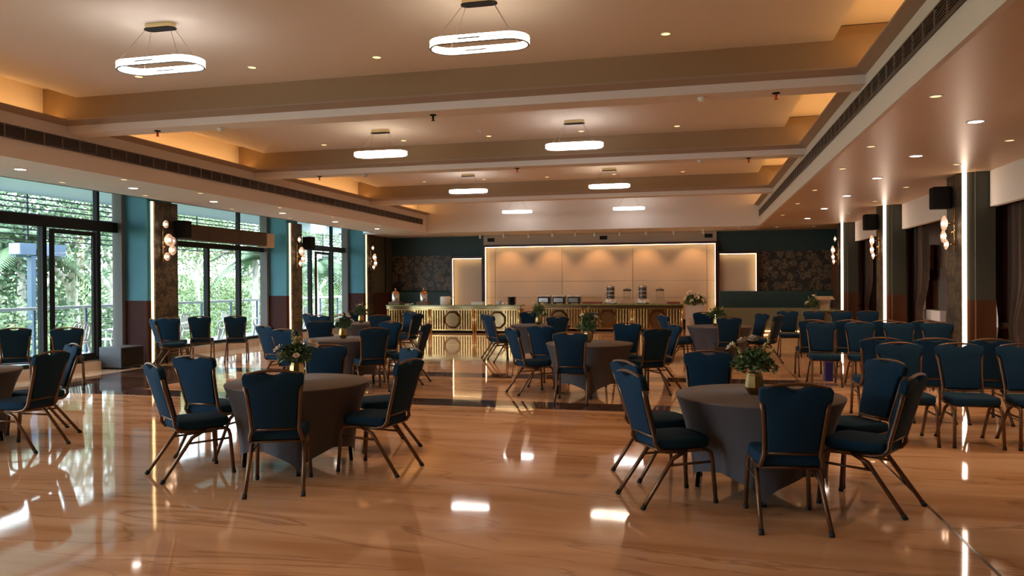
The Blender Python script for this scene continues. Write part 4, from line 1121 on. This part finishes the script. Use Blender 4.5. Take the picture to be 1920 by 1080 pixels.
# blue bag under the middle rows, grey box by the window pillar
e = empty('blue_box', (2.06, 13.15, 0.0), label='small dark blue box on the floor among the right chair rows', cat='box')
bluem = mat('dark_blue_plastic', (0.02, 0.02, 0.16), 0.4)
MB().box(-0.06, 0.06, -0.1, 0.1, 0.0, 0.30).build('body', bluem, e, 0.01)
MB().box(-0.065, 0.065, -0.105, 0.105, 0.28, 0.32).build('lid', bluem, e, 0.008)
e = empty('speaker_cabinet', (-10.88, 12.56, 0.0), R(-3), label='dark grey floor cabinet standing before the nearest window pillar', cat='loudspeaker')
MB().box(-0.26, 0.26, -0.22, 0.36, 0.03, 0.42).build('cabinet', M['greybox'], e, 0.008)
MB().box(0.258, 0.268, -0.20, 0.34, 0.05, 0.40).build('front_grille', M['black'], e)
for sx in (-1, 1):
    for y in (-0.18, 0.30): MB().lathe([(0.025, 0.0), (0.025, 0.032)], 10, (sx * 0.2, y, 0)).build('foot', M['rubber'], e)

# ------------------------------------------------------------------ terrace
tf = bx('terrace_floor', M['terrace'], -14.8, -11.9, 0.0, 40.0, -0.20, -0.03); struct(tf, 'grey terrace floor outside the glass doors')
tro = bx('terrace_roof', M['canopyroof'], -14.5, -11.9, 0.0, 40.0, 3.64, 3.76); struct(tro, 'pale underside of the terrace canopy')
rl = empty('terrace_railing', (-14.55, 2.0, -0.03), label='grey terrace railing with wires along the garden', cat='railing')
MB().box(-0.05, 0.05, 0, 34, 1.08, 1.15).build('top_rail', M['rail'], rl, 0.01)
p0 = None
for k in range(23):
    y = 0.2 + k * 1.5
    if p0 is None: p0 = MB().box(-0.025, 0.025, -0.025, 0.025, 0, 1.08).build('post', M['bluepost'], rl, loc=(0, y, 0))
    else: inst('post', p0, rl, (0, y, 0))
for z in (0.25, 0.52, 0.80): MB().tube([(0, 0, z), (0, 34, z)], 0.006, 5).build('wire', M['rail'], rl)
lv = empty('louver_screen', (-14.42, 2.0, 2.62), label='dark slatted sun screen hanging from the terrace canopy edge', cat='sun screen')
s0 = None
for k in range(9):
    z = k * 0.118
    if s0 is None: s0 = MB().box(-0.045, 0.045, 0, 34, -0.012, 0.012).build('slat', M['louver'], lv, loc=(0, 0, z))
    else: inst('slat', s0, lv, (0, 0, z))
h0 = None
for k in range(18):
    if h0 is None: h0 = MB().box(-0.02, 0.02, -0.02, 0.02, -0.02, 1.03).build('hanger', M['louver'], lv, loc=(0, 0.1, 0))
    else: inst('hanger', h0, lv, (0, 0.1 + k * 1.97, 0))

def plastic_chair():
    e = empty('plastic_chair', (0, 0, 0))
    MB().box(-0.22, 0.22, -0.20, 0.22, 0.40, 0.43).build('seat', M['plasticchair'], e, 0.012)
    ol = [(-0.20, 0.44), (0.20, 0.44), (0.23, 0.62), (0.22, 0.74), (0.16, 0.83), (0.08, 0.86), (-0.08, 0.86), (-0.16, 0.83), (-0.22, 0.74), (-0.23, 0.62)]
    inn = [(a * 0.78, 0.44 + 0.05 + (b - 0.44) * 0.82) for a, b in ol]
    m_ = MB(); n = len(ol)
    fn = lambda a, b, d: (a, -0.19 - (b - 0.44) * 0.25 + d, b)
    vs = [fn(a, b, 0) for a, b in ol] + [fn(a, b, 0) for a, b in inn] + [fn(a, b, 0.025) for a, b in ol] + [fn(a, b, 0.025) for a, b in inn]
    fs = []
    for i in range(n):
        j = (i + 1) % n
        fs += [(i, j, n + j, n + i), (2 * n + j, 2 * n + i, 3 * n + i, 3 * n + j), (i, 2 * n + i, 2 * n + j, j), (n + i, n + j, 3 * n + j, 3 * n + i)]
    bk = m_.add(vs, fs).build('backrest', M['plasticchair'], e)
    for k in range(5):
        x = -0.12 + k * 0.06
        MB().prism([(x - 0.019, 0.48), (x + 0.019, 0.48), (x + 0.019, 0.80), (x - 0.019, 0.80)], 0.005, 0.018, fn).build('back_slat', M['plasticchair'], bk)
    for s in (-1, 1):
        MB().tube([(s * 0.23, -0.22, 0.60), (s * 0.26, 0.0, 0.64), (s * 0.26, 0.17, 0.62), (s * 0.25, 0.22, 0.55), (s * 0.23, 0.20, 0.42)], 0.022, 7).build('armrest', M['plasticchair'], e)
        MB().tube([(s * 0.20, 0.18, 0.41), (s * 0.25, 0.24, 0.0)], [0.035, 0.022], 7).build('leg', M['plasticchair'], e)
        MB().tube([(s * 0.19, -0.17, 0.41), (s * 0.23, -0.27, 0.0)], [0.035, 0.022], 7).build('leg', M['plasticchair'], e)
    return e
pc = plastic_chair()
for k, (x, y, a, w) in enumerate(((-13.0, 14.7, 100, 'seen beyond the open door leaf'), (-12.9, 13.6, 80, 'next to the nearest window pillar'), (-13.3, 17.2, -60, 'first behind the middle doors'), (-13.2, 18.0, -90, 'second behind the middle doors'),
                                  (-12.8, 18.9, 120, 'third behind the middle doors'), (-13.2, 19.8, -80, 'fourth behind the middle doors'), (-12.7, 20.6, 100, 'fifth behind the middle doors'), (-13.0, 24.2, -100, 'behind the doors nearest the buffet'))):
    o = pc if k == 0 else copy_tree(pc)
    o.location = (x, y, -0.03); o.rotation_euler = (0, 0, R(a)); tag(o, 'cream plastic armchair on the terrace, ' + w, 'chair', 'cream plastic chairs on the terrace')

# lamp post in the garden
e = empty('lamp_post', (-18.0, 17.5, -1.2), label='blue grey garden post carrying two box floodlights', cat='lamp post')
MB().box(-0.075, 0.075, -0.075, 0.075, 0, 3.62).build('post', M['bluepost'], e)
MB().box(-0.05, 0.05, -0.55, 1.15, 3.60, 3.64).build('cross_arm', M['bluepost'], e)
for y, q in ((-0.28, -1), (0.75, 1)):
    h = MB().box(-0.2, 0.2, -0.25, 0.25, 3.66, 3.98).build('lamp_head', M['bluepost'], e, loc=(0, y, 0))
    MB().box(-0.17, 0.17, min(q * 0.25, q * 0.265), max(q * 0.25, q * 0.265), 3.68, 3.96).build('lamp_lens', M['white'], h)
MB().tube([(0, 0.1, 3.0), (0, 0.5, 3.6)], 0.03, 6).build('brace', M['bluepost'], e)

# ------------------------------------------------------------------ garden: ground, trees, palms
gm = MB()
nx, ny = 14, 20; vs = []
for i in range(nx + 1):
    for j in range(ny + 1):
        x = -14.8 - i * 3.2; y = -10 + j * 5.5
        vs.append((x, y, -1.3 - 0.10 * 0 + (0.10 * max(0, i - 2) ** 1.5) + 0.25 * math.sin(i * 1.3 + j)))
fs = [(i * (ny + 1) + j, (i + 1) * (ny + 1) + j, (i + 1) * (ny + 1) + j + 1, i * (ny + 1) + j + 1) for i in range(nx) for j in range(ny)]
struct(gm.add(vs, fs, True).build('garden_ground', M['grass']), 'grassy garden ground rising behind the terrace')

def branch(m_, p, d, L_, r_, depth, rr, tips):
    p = Vector(p); d = Vector(d).normalized()
    pts = [p]; rs = [r_]; q = p.copy(); dd = d.copy()
    for k in range(4):
        dd = (dd + Vector((rr.uniform(-1, 1), rr.uniform(-1, 1), rr.uniform(-.3, .5))) * 0.16).normalized()
        q = q + dd * L_ / 4; pts.append(q.copy()); rs.append(r_ * (1 - 0.13 * (k + 1)))
    m_.tube(pts, rs, 7, False)
    if depth == 0:
        tips.append(q); tips.append(pts[2]); return
    for k in range(3 if depth > 1 else 2):
        nd = (dd + Vector((rr.uniform(-1, 1), rr.uniform(-1, 1), rr.uniform(-.1, .7))) * 0.75).normalized()
        branch(m_, q if k else pts[3], nd, L_ * 0.72, r_ * 0.55, depth - 1, rr, tips)
def tree(loc, h, r_, d, leafm, nleaf, spread, seed, label, lsz=0.20, name='garden_tree', low=False):
    e = empty(name, loc, label=label, cat='tree', group='garden trees beyond the terrace')
    rr = random.Random(seed); tr_ = MB(); tips = []
    branch(tr_, (0, 0, 0), d, h, r_, 2, rr, tips)
    tr_.build('trunk', M['bark'], e)
    lf = MB()
    if low:
        tips = tips + [Vector((rr.uniform(-1.6, 1.6), rr.uniform(-2.2, 2.2), rr.uniform(0.3, h * 0.9))) for _ in range(10)]
    for t in tips:
        for k in range(nleaf):
            g = Vector((rr.gauss(0, spread), rr.gauss(0, spread), rr.gauss(0, spread * 0.7)))
            leaf_quad(lf, t + g, (rr.uniform(-1, 1), rr.uniform(-1, 1), rr.uniform(-1, 0.4)), lsz * rr.uniform(0.6, 1.3), lsz * 0.45, rr)
    tag(lf.build('leaves', leafm, e), kind='stuff')
    return e
tspecs = [(-21.0, 22.6, 3.2, 0.27, (0.1, -0.35, 1), 'tree1', 'pale barked leaning tree seen through the open door leaf'),
          (-22.5, 25.2, 3.6, 0.26, (0.1, 0.12, 1), 'tree2', 'pale barked upright tree right of the leaning one'),
          (-22.0, 20.6, 2.4, 0.16, (0, -0.4, 1), 'tree2', 'dark leafy tree left of the lamp post'),
          (-24.5, 23.6, 3.0, 0.22, (0, 0.2, 1), 'tree1', 'leafy tree directly behind the lamp post'),
          (-26.0, 36.0, 3.0, 0.22, (0, -0.3, 1), 'tree3', 'light green tree behind the middle glass doors'),
          (-25.0, 38.5, 2.8, 0.20, (0, 0.3, 1), 'tree3', 'light green tree with bare branches behind the middle glass doors'),
          (-32.0, 35.5, 4.0, 0.25, (0, 0, 1), 'tree1', 'tall tree far behind the pale forked trunk'),
          (-32.0, 46.0, 4.0, 0.25, (0, 0, 1), 'tree1', 'tall tree far behind the palms'),
          (-27.0, 52.0, 3.4, 0.25, (0, 0, 1), 'tree3', 'light green tree beyond the doors nearest the buffet'),
          (-30.0, 55.0, 4.4, 0.28, (0, 0, 1), 'tree1', 'big far tree seen through the doors nearest the buffet'),
          (-36.0, 70.0, 4.8, 0.30, (0, 0, 1), 'tree1', 'biggest tree on the garden horizon')]
for k, (x, y, h, r_, d, lm, lab) in enumerate(tspecs):
    tree((x, y, -1.3), h, r_, d, M[lm], 150 if k < 2 else 260, 0.80, 100 + k, lab, 0.22, low=(k not in (0, 1)))
# low bushes as leafy shrubs
for k, (x, y, lm) in enumerate(((-18.4, 17.4, 'tree3'), (-28.5, 29.0, 'tree2'), (-17.6, 19.6, 'tree1'), (-19.5, 26.0, 'tree3'), (-19.0, 29.4, 'tree3'), (-22.0, 41.0, 'tree3'), (-19.0, 38.0, 'tree3'))):
    e = empty('shrub', (x, y, -1.3), label='leafy green garden shrub below the terrace rail, %s from the left' % ORD[k], cat='shrub', group='garden shrubs')
    rr = random.Random(300 + k); lf = MB(); st = MB()
    for q in range(7):
        a = rr.uniform(0, 6.28); tip = Vector((math.cos(a) * rr.uniform(.3, 1.2), math.sin(a) * rr.uniform(.3, 1.5), rr.uniform(0.8, 1.9)))
        st.tube([(0, 0, 0), tuple(tip * 0.5), tuple(tip)], [0.03, 0.02, 0.008], 5, False)
        for _ in range(150):
            g = Vector((rr.gauss(0, .45), rr.gauss(0, .5), rr.gauss(0, .35)))
            leaf_quad(lf, tip + g, (rr.uniform(-1, 1), rr.uniform(-1, 1), rr.uniform(-.6, .8)), rr.uniform(0.10, 0.26), 0.09, rr)
    st.build('stems', M['bark'], e); tag(lf.build('leaves', M[lm], e), kind='stuff')
# palms
def palm(loc, h, nfr, L_, seed, label):
    e = empty('palm_tree', loc, label=label, cat='palm', group='palms beyond the terrace')
    rr = random.Random(seed)
    MB().tube([(0, 0, 0), (0.05, 0.1, h * 0.5), (0, 0.15, h)], [0.16, 0.13, 0.11], 9).build('trunk', M['bark'], e)
    for k in range(nfr):
        a = 2 * math.pi * k / nfr + rr.uniform(-.2, .2); el = rr.uniform(0.1, 1.1)
        m_ = MB(); pts = []
        ns = 16
        for i in range(ns + 1):
            t = i / ns; rad = L_ * t * math.cos(el * (1 - 0.3 * t)); z = h + L_ * (t * math.sin(el) - (0.55 + 0.25 * math.cos(el)) * t * t)
            pts.append(Vector((math.cos(a) * rad, 0.15 + math.sin(a) * rad, z)))
        m_.tube(pts, [0.018 * (1 - 0.8 * i / ns) for i in range(ns + 1)], 4, False)
        for i in range(2, ns * 2):
            t = i / (ns * 2); j = min(ns - 1, int(t * ns)); p = pts[j].lerp(pts[j + 1], t * ns - j)
            d = (pts[j + 1] - pts[j]).normalized(); sd = d.cross(Vector((0, 0, 1))).normalized()
            ll = 0.62 * math.sin(math.pi * (0.15 + 0.82 * t)) * L_ / 2.2
            for s in (-1, 1):
                q = p + (sd * s + d * 0.55 + Vector((0, 0, -0.35))).normalized() * ll
                w = d * 0.042
                m_.add([p - w, p + w, q + Vector((0, 0, -0.05 * ll))], [(0, 1, 2)])
        m_.build('frond', M['palm'], e)
    return e
palm((-17.1, 27.0, -1.3), 3.9, 17, 2.3, 41, 'palm behind the right leaf of the middle glass doors')
palm((-17.3, 32.4, -1.3), 3.6, 17, 2.4, 42, 'palm behind the doors nearest the buffet, left one')
palm((-18.8, 38.0, -1.3), 3.7, 15, 2.4, 43, 'palm behind the doors nearest the buffet, right one')
palm((-20.6, 19.5, -1.3), 4.0, 15, 2.3, 44, 'palm left of the lamp post')
